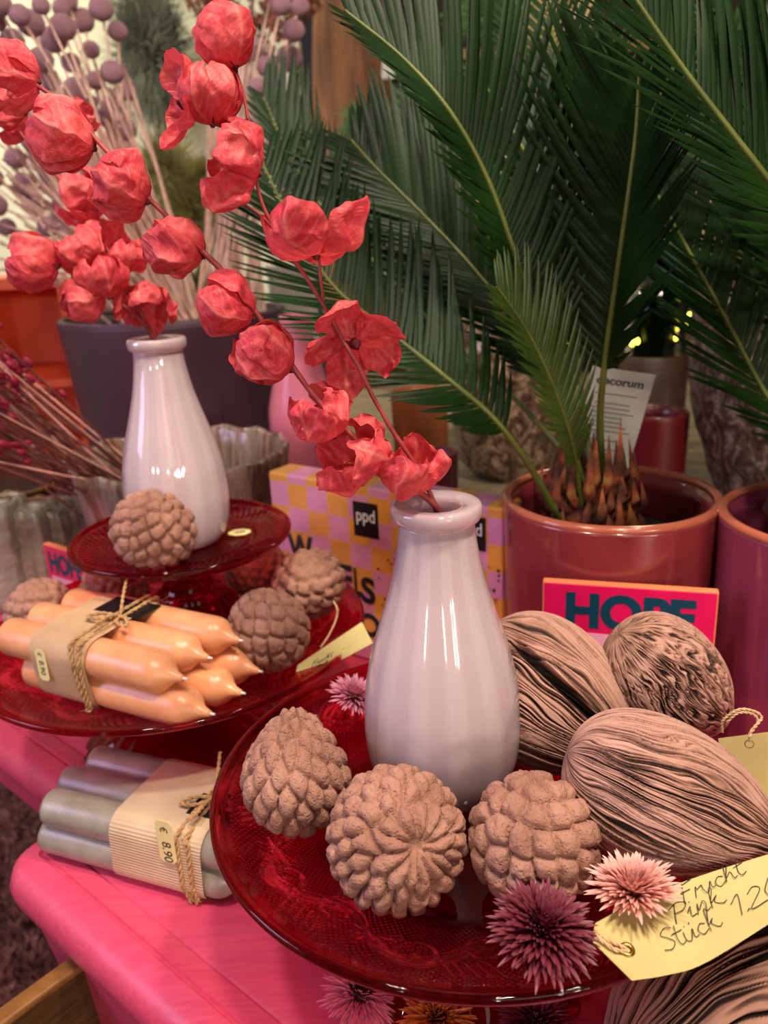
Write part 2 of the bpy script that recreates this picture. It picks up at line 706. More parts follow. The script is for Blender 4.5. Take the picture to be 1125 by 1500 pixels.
def cake_stand(name, label, c, zr, R, depth, zfoot, Rf, glass, n=360, relief=0., ribs=26):
    t = thing(name, (c[0], c[1], zfoot), label, 'cake stand')
    wr = .60 * R
    top = [(1e-4, -depth), (.3 * R, -depth), (wr - .004, -depth), (wr, -depth + .0008)]
    ks = (96 if n > 1000 else 60) if relief else 14
    for u in np.linspace(0, 1, ks):
        top.append((wr + .003 + (R * .955 - wr - .003) * u, -depth + .002 + (depth - .005) * u ** 1.25))
    top += [(R - .004, -.0008), (R - .0018, 0), (R - .0004, -.0010), (R, -.0028), (R - .0006, -.0048), (R - .0022, -.0058), (R - .005, -.0058)]
    for u in np.linspace(1, 0, ks):
        top.append((wr + .003 + (R * .955 - wr - .003) * u, -depth - .0035 + (depth - .005) * u ** 1.25))
    top += [(wr, -depth - .0045), (.3 * R, -depth - .005), (1e-4, -depth - .005)]
    prof = np.array(top)
    th = np.linspace(0, 2 * np.pi, n, endpoint=False)
    RR = prof[:, 0][:, None] * np.ones(n)
    ZZ = prof[:, 1][:, None] * np.ones(n)
    TH = th[None] * np.ones((len(prof), 1))
    a = None
    if relief:
        msk = ((RR > .63 * R) & (RR < .93 * R)).astype(float)
        h = scrolls(TH, RR, R) * msk
        i = np.arange(len(prof))
        under = i > 4 + ks + 3
        ZZ = ZZ + np.where(under[:, None], -h * relief, h * relief * .45)
        a = (h.reshape(-1))
    mb = MB()
    mb.grid(np.stack([c[0] + RR * np.cos(TH), c[1] + RR * np.sin(TH), zr + ZZ], -1), wrap_v=True, a=a)
    part('plate', mb, glass, t)
    # pedestal: ribbed column flaring into a domed, ribbed foot
    zt = zr - depth - .0052
    H = zt - zfoot
    rc = .17 * R + .006
    P = [(1e-4, zt), (rc * 1.7, zt), (rc * 1.75, zt - .003), (rc * 1.25, zt - .010), (rc, zt - .2 * H), (rc * .95, zt - .42 * H), (rc * 1.15, zt - .55 * H),
         (rc * 1.35, zt - .58 * H), (rc * 1.3, zt - .62 * H)]
    z1 = zt - .62 * H
    for u in np.linspace(.12, 1, 12):
        P.append((rc * 1.3 + (Rf - rc * 1.3) * u, z1 - (z1 - zfoot - .004) * (u ** 1.9)))
    P += [(Rf + .001, zfoot + .002), (Rf, zfoot), (Rf - .004, zfoot)]
    for u in np.linspace(.93, .0, 10):
        P.append((1e-4 + (Rf - .006) * u, zfoot + .75 * (z1 - zfoot) * (1 - (u / .93) ** 1.9)))

    def fn(r, z, th):
        m = np.clip((r - rc * .9) / rc, 0, 1) * np.clip((zt - .012 - z) / .01, 0, 1)
        out = np.arange(r.shape[0])[:, None] < len(P) - 11
        return r * (1 + .045 * np.abs(np.sin(th * ribs / 2)) * m * out), z
    part('pedestal', MB().lathe(P, 312, (c[0], c[1], 0), fn), GLASS_FOOT, t)
    return t


FC, FR, FZ, FD = (.042, .4045), .150, CAMZ - .3005, .0225
LC, LR, LZ, LD = (-.1866, .648), .165, CAMZ - .3115, .016
UC, UR, UZ, UD = (-.1795, .683), .0965, CAMZ - .2395, .011
cake_stand('cake_stand', 'large ruby red pressed glass cake stand at the front, with floral scrolls round its rim', FC, FZ, FR, FD, TZ, .075, GLASS_BIG, 1440, .0018)
cake_stand('cake_stand', 'wide ruby red glass cake stand at the left, carrying the orange candles', LC, LZ, LR, LD, TZ, .088, GLASS_LOW, 720, .0014)
cake_stand('cake_stand', 'small ruby red glass cake stand standing on the wide one, with a vase on top', UC, UZ, UR, UD, LZ - LD + .0003, .047, GLASS_TOP, 240, 0, 22)
FW, LW, UW = FZ - FD, LZ - LD, UZ - UD        # well floors

# ------------------------------------------------------------------ milk glass vases
n = N('lilac_milk_glass')
x = n.new('ShaderNodeSeparateXYZ')
n.l(n.co, x.inputs[0])
ang = n.math('ARCTAN2', x.outputs[1], x.outputs[0])
st = n.math('COSINE', n.math('MULTIPLY', ang, 13.0))
st = n.math('ADD', n.math('MULTIPLY', st, .5), .5)
colr = n.ramp(st, [(.30, srgb(214, 193, 200)), (.70, srgb(221, 202, 207))])
n.set(Base_Color=colr, Roughness=.07, Subsurface_Weight=.35, Subsurface_Scale=.006, Coat_Weight=.6, Coat_Roughness=.02)
n.b.inputs['Subsurface Radius'].default_value = (1, .7, .7)
n.translucent(srgb(226, 196, 206), .22)
MILK = n.m
n = N('lilac_milk_glass_rim')
n.set(Base_Color=srgb(226, 208, 214), Roughness=.05, Subsurface_Weight=.3, Subsurface_Scale=.004, Transmission_Weight=.25, Coat_Weight=.6)
n.translucent(srgb(232, 208, 216), .3)
RIMM = n.m


def vase(label, base, sx=1., sz=1.):
    t = thing('milk_glass_vase', base, label, 'vase')
    pr = [(1e-4, .0015), (.028, .001), (.031, 0), (.0345, .0008), (.0372, .0035), (.0412, .009), (.0452, .021), (.0472, .0375), (.0470, .049), (.0452, .069), (.0402, .0915),
          (.0332, .114), (.0268, .1355), (.0229, .155), (.0215, .166), (.0212, .1705)]
    inn = [(.0145, .1705), (.0165, .160), (.0195, .145), (.0300, .112), (.0410, .070), (.0425, .040), (.0400, .015), (.030, .005), (1e-4, .0045)]
    P = np.array(pr)
    k = smooth_path([(r, 0, z) for r, z in pr[2:]], 54)
    k2 = smooth_path([(r, 0, z) for r, z in inn[:-1]], 30)
    prof = [pr[0], pr[1]] + [(q[0], q[2]) for q in k] + [(q[0], q[2]) for q in k2] + [inn[-1]]

    def fn(r, z, th):
        m = np.clip(z / .02, 0, 1) * np.clip((.150 - z) / .05, 0, 1)
        return r * (1 + .0085 * m * (np.abs(np.cos(th * 6.5)) - .5)), z
    prof = [(a * sx, b * sz) for a, b in prof]
    part('body', MB().lathe(prof, 208, base, fn), MILK, t)
    rim = [(.0212, .1703), (.0222, .1712), (.0240, .1722), (.0252, .1742), (.0256, .1768), (.0254, .1792), (.0246, .1808), (.0230, .1815), (.0190, .1812), (.0155, .1806), (.0138, .1796), (.0132, .1775), (.0136, .1745), (.0145, .1703)]
    rim = [(a * sx, b * sz) for a, b in rim]
    part('rim', MB().lathe(rim + [rim[0]], 96, base), RIMM, t)
    return t


FV = V((.0290, .430, FW + .0002))
LV = at(258, 775, .690)
LV.z = UW + .0002
LV.x += .005
vase('lilac milk glass bottle vase on the front cake stand', FV)
vase('lilac milk glass bottle vase on the small upper cake stand', LV, .95, .985)

# ------------------------------------------------------------------ dried custard apples (knobbly pods)
n = N('dusty_pod_skin')
sp = n.noise(900, 3)
big = n.noise(45, 4)
base_c = n.ramp(big, [(.3, srgb(152, 106, 90)), (.7, srgb(184, 136, 118))])
mix = n.new('ShaderNodeMix', data_type='RGBA')
n.l(n.ramp(sp, [(.60, (0, 0, 0)), (.74, (.8, .8, .8))]), mix.inputs[0])
n.l(base_c, mix.inputs[6])
mix.inputs[7].default_value = (*srgb(108, 66, 50), 1)
n.set(Base_Color=mix.outputs[2], Roughness=.9)
pit = n.math('MINIMUM', n.voro(520), .42)
n.bump(n.math('ADD', n.noise(500, 5, None, .65), n.math('MULTIPLY', pit, 1.4)), .9, .0010)
APPLE = n.m
ICO = {}


def ico(level):
    if level not in ICO:
        bm = bmesh.new()
        bmesh.ops.create_icosphere(bm, subdivisions=level, radius=1)
        v = np.array([q.co[:] for q in bm.verts])
        f = [[q.index for q in p.verts] for p in bm.faces]
        bm.free()
        ICO[level] = (v, f)
    return ICO[level]


def apple_mesh(R, seed, step=22, level=6, star=True, cone=0., amp=.17, flat=.92):
    rng = np.random.default_rng(seed)
    v, f = ico(level)
    S, K = [], []
    thd = step * 1.12 if star else 0
    row = 0
    while thd < 176 and (star and row < 1):
        st = math.sin(rad(thd))
        m = max(1, round(360 * st / step * (1.95 if star and row == 0 else 1.0)))
        ph0 = rng.uniform(0, 6.28)
        for i in range(m):
            a = rad(thd + rng.uniform(-.12, .12) * step)
            p = ph0 + 2 * math.pi * (i + rng.uniform(-.16, .16)) / m
            S.append((math.sin(a) * math.cos(p), math.sin(a) * math.sin(p), math.cos(a)))
            K.append(.26 if star and row == 0 else (.60 if star and row == 1 else .82))
        thd += step * (1.35 if star and row == 0 else .93)
        row += 1
    # the remaining scales sit on a loose spiral
    nf = int(4 * math.pi / (rad(step) ** 2 * .86))
    th_lim = math.cos(rad(step * 1.80)) if star else 2
    for i in range(nf):
        z = 1 - 2 * (i + .5) / nf
        if z > th_lim:
            continue
        r_ = math.sqrt(1 - z * z)
        p_ = i * 2.399963 + seed
        q = np.array([r_ * math.cos(p_), r_ * math.sin(p_), z]) + rng.normal(0, .16, 3) * math.sin(rad(step) / 2)
        q /= np.linalg.norm(q)
        S.append(tuple(q))
        K.append(.50 if star and z > math.cos(rad(step * 2.9)) else .80)
    S, K = np.array(S), np.array(K)
    et = np.stack([S[:, 2] * S[:, 0], S[:, 2] * S[:, 1], -(S[:, 0] ** 2 + S[:, 1] ** 2)], -1)
    et /= np.linalg.norm(et, axis=1)[:, None] + 1e-9
    F1 = np.full(len(v), 9.)
    F2 = np.full(len(v), 9.)
    idx = np.zeros(len(v), int)
    wv = v + .06 * np.stack([vn(v * 5 + 7, seed + 1) - .5, vn(v * 5 + 3, seed + 2) - .5, vn(v * 5, seed + 3) - .5], -1)
    for i in range(len(S)):
        d = wv - S[i]
        dt = d @ et[i]
        D2 = np.sqrt(np.maximum((d * d).sum(1) - dt * dt * (1 - K[i] ** 2), 0))
        lt = D2 < F1
        F2 = np.where(lt, F1, np.minimum(F2, D2))
        idx = np.where(lt, i, idx)
        F1 = np.minimum(F1, D2)
    s = 2 * math.sin(rad(step) / 2)
    e = np.clip((F2 - F1) / (s * .75), 0, 1)
    dome = .55 * (1 - (1 - e) ** 3.2) + .45 * np.clip(1 - (F1 / (.72 * s)) ** 2, 0, 1)
    hgt = (.75 + .5 * rng.random(len(S)))[idx]
    h = amp * .86 * dome * (.66 + .34 * hgt) - .075 * np.exp(-(e / .13) ** 2)
    h += .040 * (vn(v * 13, seed + 5) - .5) + .026 * (vn(v * 30, seed + 6) - .5)
    r = 1 - amp * .72 + h
    if star:                                   # dimple where the scales meet
        r -= .10 * np.exp(-((1 - v[:, 2]) / .03))
    p = v * r[:, None]
    p[:, 2] *= flat
    if cone:
        z = p[:, 2]
        k = 1 - cone * np.clip((z + .2) / 1.2, 0, 1) ** 1.3
        p[:, 0] *= k
        p[:, 1] *= k
        p[:, 2] = z * 1.12
    me = bpy.data.meshes.new('custard_apple')
    me.from_pydata((p * R).tolist(), [], f)
    me.polygons.foreach_set('use_smooth', [True] * len(me.polygons))
    me.update()
    return me


def zrot(zdir, spin=0):
    z = V(zdir).normalized()
    return z.to_track_quat('Z', 'Y') @ V((0, 0, 1)).rotation_difference(V((0, 0, 1))) @ Matrix.Rotation(spin, 3, 'Z').to_quaternion()


def apple(px, py, rpx, zc, label, zdir, spin=0, group='dried custard apple pods', Y=None, **kw):
    p = at(px, py, Y) if Y else atz(px, py, zc)
    R = rpx * pxm(p)
    o = link('dried_custard_apple', apple_mesh(R, **kw), APPLE)
    o.location = p
    o.rotation_mode = 'QUATERNION'
    o.rotation_quaternion = zrot(zdir, spin)
    print('APPLE', px, py, tuple(round(q, 3) for q in p), 'R', round(R, 4), 'bottom', round(p.z - R, 4))
    return tag(o, label, 'seed pod', group)


toC = -IF
apple(433, 1128, 82, FW + .0375, 'tall cone-shaped knobbly dried pod at the left of the front plate', IU * 1.0 + toC * .25 + IR * -.02, 0.4, seed=11, step=23, star=False, cone=.42, amp=.17, flat=1.06)
apple(581, 1228, 103, FW + .0335, 'knobbly dried pod on the front plate showing a star-shaped dimple of radiating scales', toC * .86 + IR * .34 + IU * .18, .3, seed=23, step=21, amp=.19)
apple(781, 1229, 95, FW + .0325, 'knobbly dried pod in front of the vase foot, between the vase and the purple strawflower', IU * .8 + toC * .1 + IR * -.5, 0, seed=31, step=25, star=False, amp=.18, flat=1.0)
apple(225, 777, 62, UW + .030, 'knobbly dried pod on the small upper plate in front of the vase', IU * .7 + toC * .3 + IR * .5, 0, seed=41, step=23, star=False, amp=.19, level=6)
apple(393, 923, 61, LW + .034, 'knobbly dried pod beside the candle tips, right behind the handwritten paper tag', IU * .9 + IR * -.5, 0, seed=52, step=25, star=False, amp=.17, level=6, cone=.12)
apple(452, 856, 56, LW + .033, 'brownish knobbly dried pod at the right rear of the wide plate, against the napkin pack', IU * .7 + IR * -.5 + toC * .4, 1, seed=63, step=23, star=False, amp=.15, level=5)
apple(376, 833, 45, LW + .030, 'violet-shaded knobbly dried pod under the right edge of the small upper plate', IU + IR * -.3, 1, seed=72, step=22, star=False, amp=.18, level=5)
apple(57, 893, 49, LW + .030, 'knobbly dried pod at the far left behind the candle ends', IU + IR * -.7, 1, seed=83, step=25, star=False, amp=.17, level=5)
apple(168, 868, 50, LW + .030, 'greyish knobbly dried pod behind the kraft band of the orange candles', IU * .5 + toC + IR * .3, 1, seed=91, step=22, star=False, amp=.19, level=5)

# ------------------------------------------------------------------ fibrous mango-shaped pods
n = N('fibrous_husk')
hh = n.attr()
fine = n.noise(260, 4)
n.set(Base_Color=n.ramp(n.math('ADD', hh, n.math('MULTIPLY', n.math('SUBTRACT', fine, .5), .30)), [(.16, srgb(44, 28, 22)), (.44, srgb(112, 76, 62)), (.74, srgb(164, 120, 104)), (1.0, srgb(188, 144, 130))]), Roughness=.88)
n.bump(n.noise(700, 3), .4, .0005)
HUSK = n.m
n = N('fibrous_husk_dark')
hh = n.attr()
n.set(Base_Color=n.ramp(hh, [(.2, srgb(46, 30, 26)), (.5, srgb(112, 78, 66)), (.85, srgb(172, 128, 112))]), Roughness=.9)
n.bump(n.noise(700, 3), .4, .0005)
HUSK2 = n.m


def husk(px, py, zc, tip, a, b, c, upish, label, seed, K=26, m=HUSK, crack=None, wander=1., Y=None, branch=0.):
    "a long half-axis towards the tip, b sideways, c thickness"
    p = at(px, py, Y) if Y else atz(px, py, zc)
    nu, nv = 1100, 110
    u = np.linspace(0, 2 * np.pi, nu, endpoint=False)
    v = np.linspace(0, 1, nv)
    U_, V_ = np.meshgrid(u, v, indexing='ij')
    th = np.pi * V_
    prof = np.sin(th) ** .85 * (1 + .13 * np.cos(th))       # fuller towards the blunt end, pointed tip
    cu, su = np.cos(U_), np.sin(U_)
    q = np.stack([cu * 1.6, su * 1.6, V_ * 2.6], -1).reshape(-1, 3)
    warp = (vn(q * 1.3, seed) - .5).reshape(nu, nv) * .55 * wander + (vn(q * 4, seed + 9) - .5).reshape(nu, nv) * .20 * wander + (vn(q * 9, seed + 19) - .5).reshape(nu, nv) * .10 * branch
    ang = U_ + warp * np.sin(th) ** .5

    def ridge(k, sd, vf):
        qq = np.stack([np.cos(ang) * k, np.sin(ang) * k, V_ * vf], -1).reshape(-1, 3)
        return 1 - np.abs(2 * vn(qq, sd).reshape(nu, nv) - 1)
    h = .38 * ridge(K * 1.15, seed + 1, 2.6 + 5 * branch) + .40 * ridge(K * 2.0, seed + 2, 3.5 + 5 * branch) + .22 * ridge(K * 3.2, seed + 3, 6)
    h = np.clip((h - .49) / .31, 0, 1)
    fade = np.clip(np.sin(th) * 3, 0, 1)
    R = prof * (1 + (.085 * (h - .5)) * fade + .05 * (vn(q, seed + 5).reshape(nu, nv) - .5))
    if crack is not None:
        cu0, v0, v1, w = crack
        d = np.abs((U_ - cu0 - (V_ - .5) * .5 + np.pi) % (2 * np.pi) - np.pi)
        cr = np.clip(1 - d / w, 0, 1) * np.clip((V_ - v0) * 9, 0, 1) * np.clip((v1 - V_) * 9, 0, 1)
        R = R - .30 * cr ** .6 * prof
        h = h * (1 - np.clip(cr * 3, 0, 1))
    z = np.cos(th)
    X = -z * a * (1 + .10 * np.clip(V_ - .8, 0, 1) * 5)                 # v=1 is the tip
    A = V(tip).normalized()
    Cc = V(upish)
    Cc = (Cc - A * Cc.dot(A)).normalized()
    B = Cc.cross(A)
    P = np.array(p)[None, None] + X[..., None] * np.array(A) + (R * cu * b)[..., None] * np.array(B) + (R * su * c)[..., None] * np.array(Cc)
    mb = MB().grid(P, wrap_u=True, a=h.reshape(-1) + .001)
    print('HUSK', px, py, tuple(round(k, 3) for k in p), 'minz', round(P[..., 2].min(), 4))
    return single('fibrous_seed_pod', mb, m, tuple(p), label, 'seed pod', 'fibrous mango-shaped pods')


husk(976, 1164, FW + .041, IR * 1.0 + IU * -.40 + toC * .15, .054, .038, .035, toC * .55 + IU * .8, 'striped fibrous pod nearest the camera on the front plate, tip against the tags', 3, 26, wander=.8)
husk(979, 993, FW + .050, IR * .72 + IU * -.62 + IF * .1, .044, .034, .033, toC * .6 + IU * .6, 'dark stringy fibrous pod at the right rear, right in front of the pink HOPE box', 17, 24, HUSK, branch=1.3, wander=1.3)
husk(802, 1018, FW + .041, IR * .75 + IU * -.52 + toC * .35, .055, .047, .041, toC * .6 + IU * .7, 'pale fibrous pod with a dark split, half hidden behind the front vase', 29, 24, HUSK, crack=(1.9, .30, .86, .085), wander=.6)
husk(1072, 1478, TZ + .043, IR * -.75 + IU * -.35 + toC * .2, .068, .050, .045, toC * .6 + IU * .8, 'brown fibrous pod low on the dresser below the handwritten tag', 43, 20, HUSK2, wander=.8)

# ------------------------------------------------------------------ candle bundles
def candle_mat(name, c1, c2, sss):
    n = N(name)
    n.set(Base_Color=n.ramp(n.noise(60, 5), [(.3, c1), (.7, c2)]), Roughness=.38, Subsurface_Weight=.55, Subsurface_Scale=.004, Coat_Weight=.35, Coat_Roughness=.28)
    n.b.inputs['Subsurface Radius'].default_value = sss
    n.bump(n.noise(220, 5), .18, .0006)
    return n.m


ORANGE = candle_mat('apricot_wax', srgb(226, 152, 108), srgb(234, 170, 124), (1, .5, .25))
GREY = candle_mat('grey_wax', srgb(140, 130, 118), srgb(164, 154, 142), (1, .9, .8))
WICK = plain('cotton_wick', srgb(232, 224, 206), .9)
KRAFT = N('kraft_paper')
w = KRAFT.new('ShaderNodeTexWave', wave_type='BANDS', bands_direction='X')
KRAFT.l(KRAFT.co, w.inputs[0])
w.inputs['Scale'].default_value = 60
KRAFT.set(Base_Color=KRAFT.ramp(KRAFT.noise(30, 5), [(.3, srgb(190, 152, 116)), (.7, srgb(206, 170, 134))]), Roughness=.7)
KRAFT.bump(KRAFT.noise(40, 4), .3, .001)
KRAFT = KRAFT.m
n = N('ribbed_kraft_paper')
n.set(Base_Color=n.ramp(n.noise(30, 5), [(.3, srgb(196, 168, 136)), (.7, srgb(214, 190, 160))]), Roughness=.6)
KRAFT2N = n
TWINE = plain('jute_twine', srgb(186, 146, 100), .9, 300, .3, .5, 800, .0006)
STICK = plain('yellow_sticker', srgb(240, 226, 160), .55, 40, .06)
INK = plain('black_ink', srgb(26, 24, 30), .6)
BLACK = plain('black_print', srgb(18, 16, 20), .45)


def text_mesh(s, size, extrude=.0, bold=0., shear=0.):
    cu = bpy.data.curves.new('txt', 'FONT')
    cu.body, cu.size, cu.extrude, cu.offset, cu.shear = s, size, extrude, bold, shear
    cu.resolution_u = 6
    o = bpy.data.objects.new('txt', cu)
    COL.objects.link(o)
    bpy.context.view_layer.update()
    me = bpy.data.meshes.new_from_object(o.evaluated_get(bpy.context.evaluated_depsgraph_get()))
    bpy.data.objects.remove(o)
    v = np.array([q.co[:] for q in me.vertices])
    f = [list(p.vertices) for p in me.polygons]
    bpy.data.meshes.remove(me)
    return v, f


def text_on(name, s, origin, xd, yd, height, m, parent, width=None, ext=.0002, bold=0., shear=0., label=None):
    "letters standing on the plane through origin, cap height given; width squeezes or stretches the word"
    v, f = text_mesh(s, 1.0, 0.0, bold, shear)
    x0, x1 = v[:, 0].min(), v[:, 0].max()
    caps = text_mesh('H', 1.0)[0]
    k = height / caps[:, 1].max()
    kx = width / (x1 - x0) if width else k
    xd, yd = V(xd).normalized(), V(yd).normalized()
    nd = np.array(xd.cross(yd))
    P = np.array(origin)[None] + (v[:, :1] - x0) * kx * np.array(xd)[None] + v[:, 1:2] * k * np.array(yd)[None] + nd * ext
    return part(name, MB().add(P, f), m, parent, smooth=False, label=label)


def twine(mb, pts, r, n=60, strands=2, seed=1):
    "two-ply twisted string"
    P = smooth_path(pts, n)
    T = np.gradient(P, axis=0)
    T /= np.linalg.norm(T, axis=1)[:, None] + 1e-12
    a = np.array([.3, .2, .93])
    N1 = np.cross(T, a)
    N1 /= np.linalg.norm(N1, axis=1)[:, None] + 1e-12
    N2 = np.cross(T, N1)
    L = np.concatenate([[0], np.cumsum(np.linalg.norm(np.diff(P, axis=0), axis=1))])
    for k in range(strands):
        ph = L / (r * 7) * 2 * math.pi + k * 2 * math.pi / strands
        Q = P + (np.cos(ph)[:, None] * N1 + np.sin(ph)[:, None] * N2) * r * .55
        mb.tube(Q, r * .62, 6)
    return mb


def hull_path(cs, r, axis_o, ea, eb, k=10):
    "convex outline round circles at 2-D centres cs"
    pts = []
    for c in cs:
        for t in np.linspace(0, 2 * np.pi, 40, endpoint=False):
            pts.append((c[0] + r * math.cos(t), c[1] + r * math.sin(t)))
    pts = sorted(set(pts))

    def half(ps):
        h = []
        for p in ps:
            while len(h) > 1 and (h[-1][0] - h[-2][0]) * (p[1] - h[-2][1]) - (h[-1][1] - h[-2][1]) * (p[0] - h[-2][0]) <= 0:
                h.pop()
            h.append(p)
        return h
    a = half(pts)
    b = half(pts[::-1])
    return np.array(a[:-1] + b[:-1])


def candle_bundle(label, tip, tail, r, L, m, layout, bands, twine_s, base_z, sticker, paper, jag=None):
    "tip/tail: axis points of a reference candle (bottom row); layout: (side, up, shift) of each"
    A = (V(tip) - V(tail))
    A.z = 0
    A.normalize()
    B = V((0, 0, 1)).cross(A)              # to the left of the pointing direction
    Z = V((0, 0, 1))
    O = V((tip[0], tip[1], base_z + r))    # shoulder of the reference candle
    t = thing('candle_bundle', (O - A * L * .5 - Z * r), label, 'candle bundle', 'tied bundles of candles')
    cs = []
    for i, (sd, up, sh) in enumerate(layout):
        c = O + B * sd + Z * up + A * sh
        cs.append((sd, up))
        R3 = Matrix((B, Z, A)).transposed()
        prof = [(1e-4, -L), (r * .8, -L), (r * .95, -L + .0012), (r, -L + .004), (r, -L * .66), (r, -L * .33), (r, -.006), (r * .985, -.001), (r * .94, .0022), (r * .84, .0050), (r * .66, .0080), (r * .46, .0108), (r * .30, .0140), (r * .20, .0178), (r * .15, .0205), (1e-4, .0208)]
        mb = MB().lathe(prof, 40)
        v = np.concatenate(mb.v)
        v[:, :2] *= 1 + .012 * (vn(v * 90 + i * 7, i)[:, None] - .5)
        mb.v = [np.array([(R3 @ V(q)) + c for q in v])]
        o = part('candle', mb, m, t)
        p0 = c + A * .0195
        part('wick', MB().tube([p0, p0 + A * .002 + Z * .0002, p0 + A * .0045 + B * .0006], [.0011, .0011, .0008], 8), WICK, o)
    H = hull_path(cs, r + .0009, O, B, Z)
    H = H[np.linspace(0, len(H) - 1, min(len(H), 90)).astype(int)]

    def ring(s, grow=0.):
        cen = H.mean(0)
        d = H - cen
        d = d / np.linalg.norm(d, axis=1)[:, None]
        Q = H + d * grow
        return np.array([O + B * q[0] + Z * q[1] + A * s for q in Q])
    # paper band
    s0, s1 = bands
    rows = []
    for s in np.linspace(s0, s1, 14):
        rr = ring(s, .0004)
        rr = rr + np.array(Z)[None] * 0
        rows.append(rr)
    P = np.array(rows)
    inner = P - (P - P.mean(1, keepdims=True)) * .006
    mbp = MB().grid(P, wrap_v=True)
    mbp.grid(inner[::-1], wrap_v=True)
    k = P.shape[1]
    band = part('paper_band', mbp, paper, t)
    # twine wound round
    mb = MB()
    for s in twine_s:
        rr = ring(s, .0018)
        kk = len(rr)
        idx = np.arange(kk + 1) % kk
        pts = rr[idx] + np.array(A)[None] * (.004 * np.sin(np.linspace(0, 2 * np.pi, kk + 1) + s * 300))[:, None]
        twine(mb, pts[::4], .0016, 220)
    top = O + Z * (max(q[1] for q in cs) + r + .003) + A * twine_s[0] + B * (sum(q[0] for q in cs) / len(cs))
    rg = np.random.default_rng(7)
    for e in range(3):
        d = V((rg.normal(), rg.normal(), .15))
        d.normalize()
        twine(mb, [top, top + d * .012 + Z * .004, top + d * .03 + Z * .006 * (1 - e * .5)], .0012, 40)
    for lp in (1, -1):
        twine(mb, [top, top + A * .012 * lp + B * -.006 + Z * .003, top + A * .02 * lp + B * -.014 + Z * .002, top + A * .008 * lp + B * -.012 + Z * .002, top], .0014, 60)
    for e in range(26):
        i = rg.integers(0, len(H))
        q = V(ring(twine_s[0] + rg.uniform(-.003, .003), .003)[i])
        d = V((rg.normal(), rg.normal(), rg.normal() * .6))
        d.normalize()
        mb.tube(smooth_path([q, q + d * .004, q + d * .008 + Z * rg.uniform(-.003, .003)], 6), .00016, 4)
    part('twine', mb, TWINE, t)
    return t, O, A, B, Z, ring, band


def sticker_on(parent, cen, xd, yd, w, h, txt, m=STICK):
    "little eight-cornered price sticker with its digits; xd along the text"
    xd, yd = V(xd).normalized(), V(yd).normalized()
    nd = xd.cross(yd)
    pts = []
    for a, b in ((-.5, -.3), (-.42, -.5), (.42, -.5), (.5, -.3), (.5, .3), (.42, .5), (-.42, .5), (-.5, .3)):
        pts.append(V(cen) + xd * a * w + yd * b * h)
    q = [p + nd * .0003 for p in pts]
    n_ = len(pts)
    mb = MB().add([tuple(p) for p in pts + q], [list(range(n_))[::-1], [n_ + i for i in range(n_)]] + [(i, (i + 1) % n_, n_ + (i + 1) % n_, n_ + i) for i in range(n_)])
    s = part('price_sticker', mb, m, parent, smooth=False)
    if txt:
        for tx, a, hh in txt:
            text_on('price_print', tx, V(cen) + xd * a * w - yd * h * .22 + nd * .0003, xd, yd, h * hh, INK, s)
    return s


r = .0148
tip = atz(268, 1037, LW + r + .003)
tail = atz(60, 981, LW + r + .003)
Lc = .152
up = 1.70 * r
lay = [(0, 0, 0), (2.03 * r, 0, .004), (4.06 * r, 0, -.006), (r * .1, 0 + up * 1.0, -.0135), (r * 2.1, up, -.0155), (r * 4.1, up, -.0165)]
lay = [(0, .0012, .004), (2.08 * r, .0012, .0075), (4.16 * r, .0012, .001), (-.20 * r, up + .0016, -.0135), (1.84 * r, up + .0016, -.016), (3.90 * r, up + .0016, -.011)]
ob, O, A, B, Z, ring, band = candle_bundle('apricot orange candles tied with a kraft band and twine on the wide left cake stand', tip, tail, r, Lc, ORANGE, lay,
                                           (-.126, -.070), (-.078, -.082), LW + .003, None, KRAFT)
print('CANDLE axis', A, 'O', O)
# price sticker on the near flank of the band


def on_plane(px, py, p0, nrm):
    d = V(ray(px, py))
    c_ = V((0, 0, CAMZ))
    return c_ + d * ((V(p0) - c_).dot(nrm) / d.dot(nrm))


H0 = on_plane(62, 974, O - B * (r * 1.2 + .0016), B)
sticker_on(band, H0, Z * -1, A, .026, .0105, (('€', -.40, .34), ('8.90', -.14, .46)))
top_ = O + Z * (up + r + .0024) + B * (r * 3.0) + A * -.088
part('black_label', MB().box(top_ - A * .022 - B * .012, A * .046, B * .026, (0, 0, .0006)), BLACK, band, smooth=False, label='black label under the twine')

n_ = KRAFT2N
ax = A
tipg = atz(340, 1292, TZ + .0135)
tailg = atz(72, 1221, TZ + .0135)
Ag = (tailg - tipg).normalized()
sep = n_.new('ShaderNodeVectorMath', operation='DOT_PRODUCT')
n_.l(n_.co, sep.inputs[0])
sep.inputs[1].default_value = (0, 0, 1)
stripe = n_.math('SINE', n_.math('MULTIPLY', sep.outputs['Value'], 2 * math.pi / .0022))
n_.bump(stripe, .5, .0004)
KRAFT2 = n_.m
Lg = .150
rg_ = .0135
sh = (tailg - tipg).length
tipg2 = tailg - Ag * Lg          # shoulder end lies under the front plate
layg = [(0, .0012, 0), (-2.06 * rg_, .0012, .004), (-4.1 * rg_, .0012, -.003), (-.12 * rg_, 1.74 * rg_ + .0016, .006), (-2.1 * rg_, 1.74 * rg_ + .0016, -.002), (-4.1 * rg_, 1.74 * rg_ + .0016, .002)]
layg = [(-a, b, c) for a, b, c in layg]
gb, O2, A2, B2, Z2, ring2, band2 = candle_bundle('grey candles tied with a ribbed kraft band and twine on the pink dresser', tipg2, tailg, rg_, Lg, GREY, layg,
                                                 (-.080, -.006), (-.017, -.021), TZ, None, KRAFT2)
F0 = on_plane(243, 1233, O2 - B2 * (rg_ * 1.0 + .0020), B2)
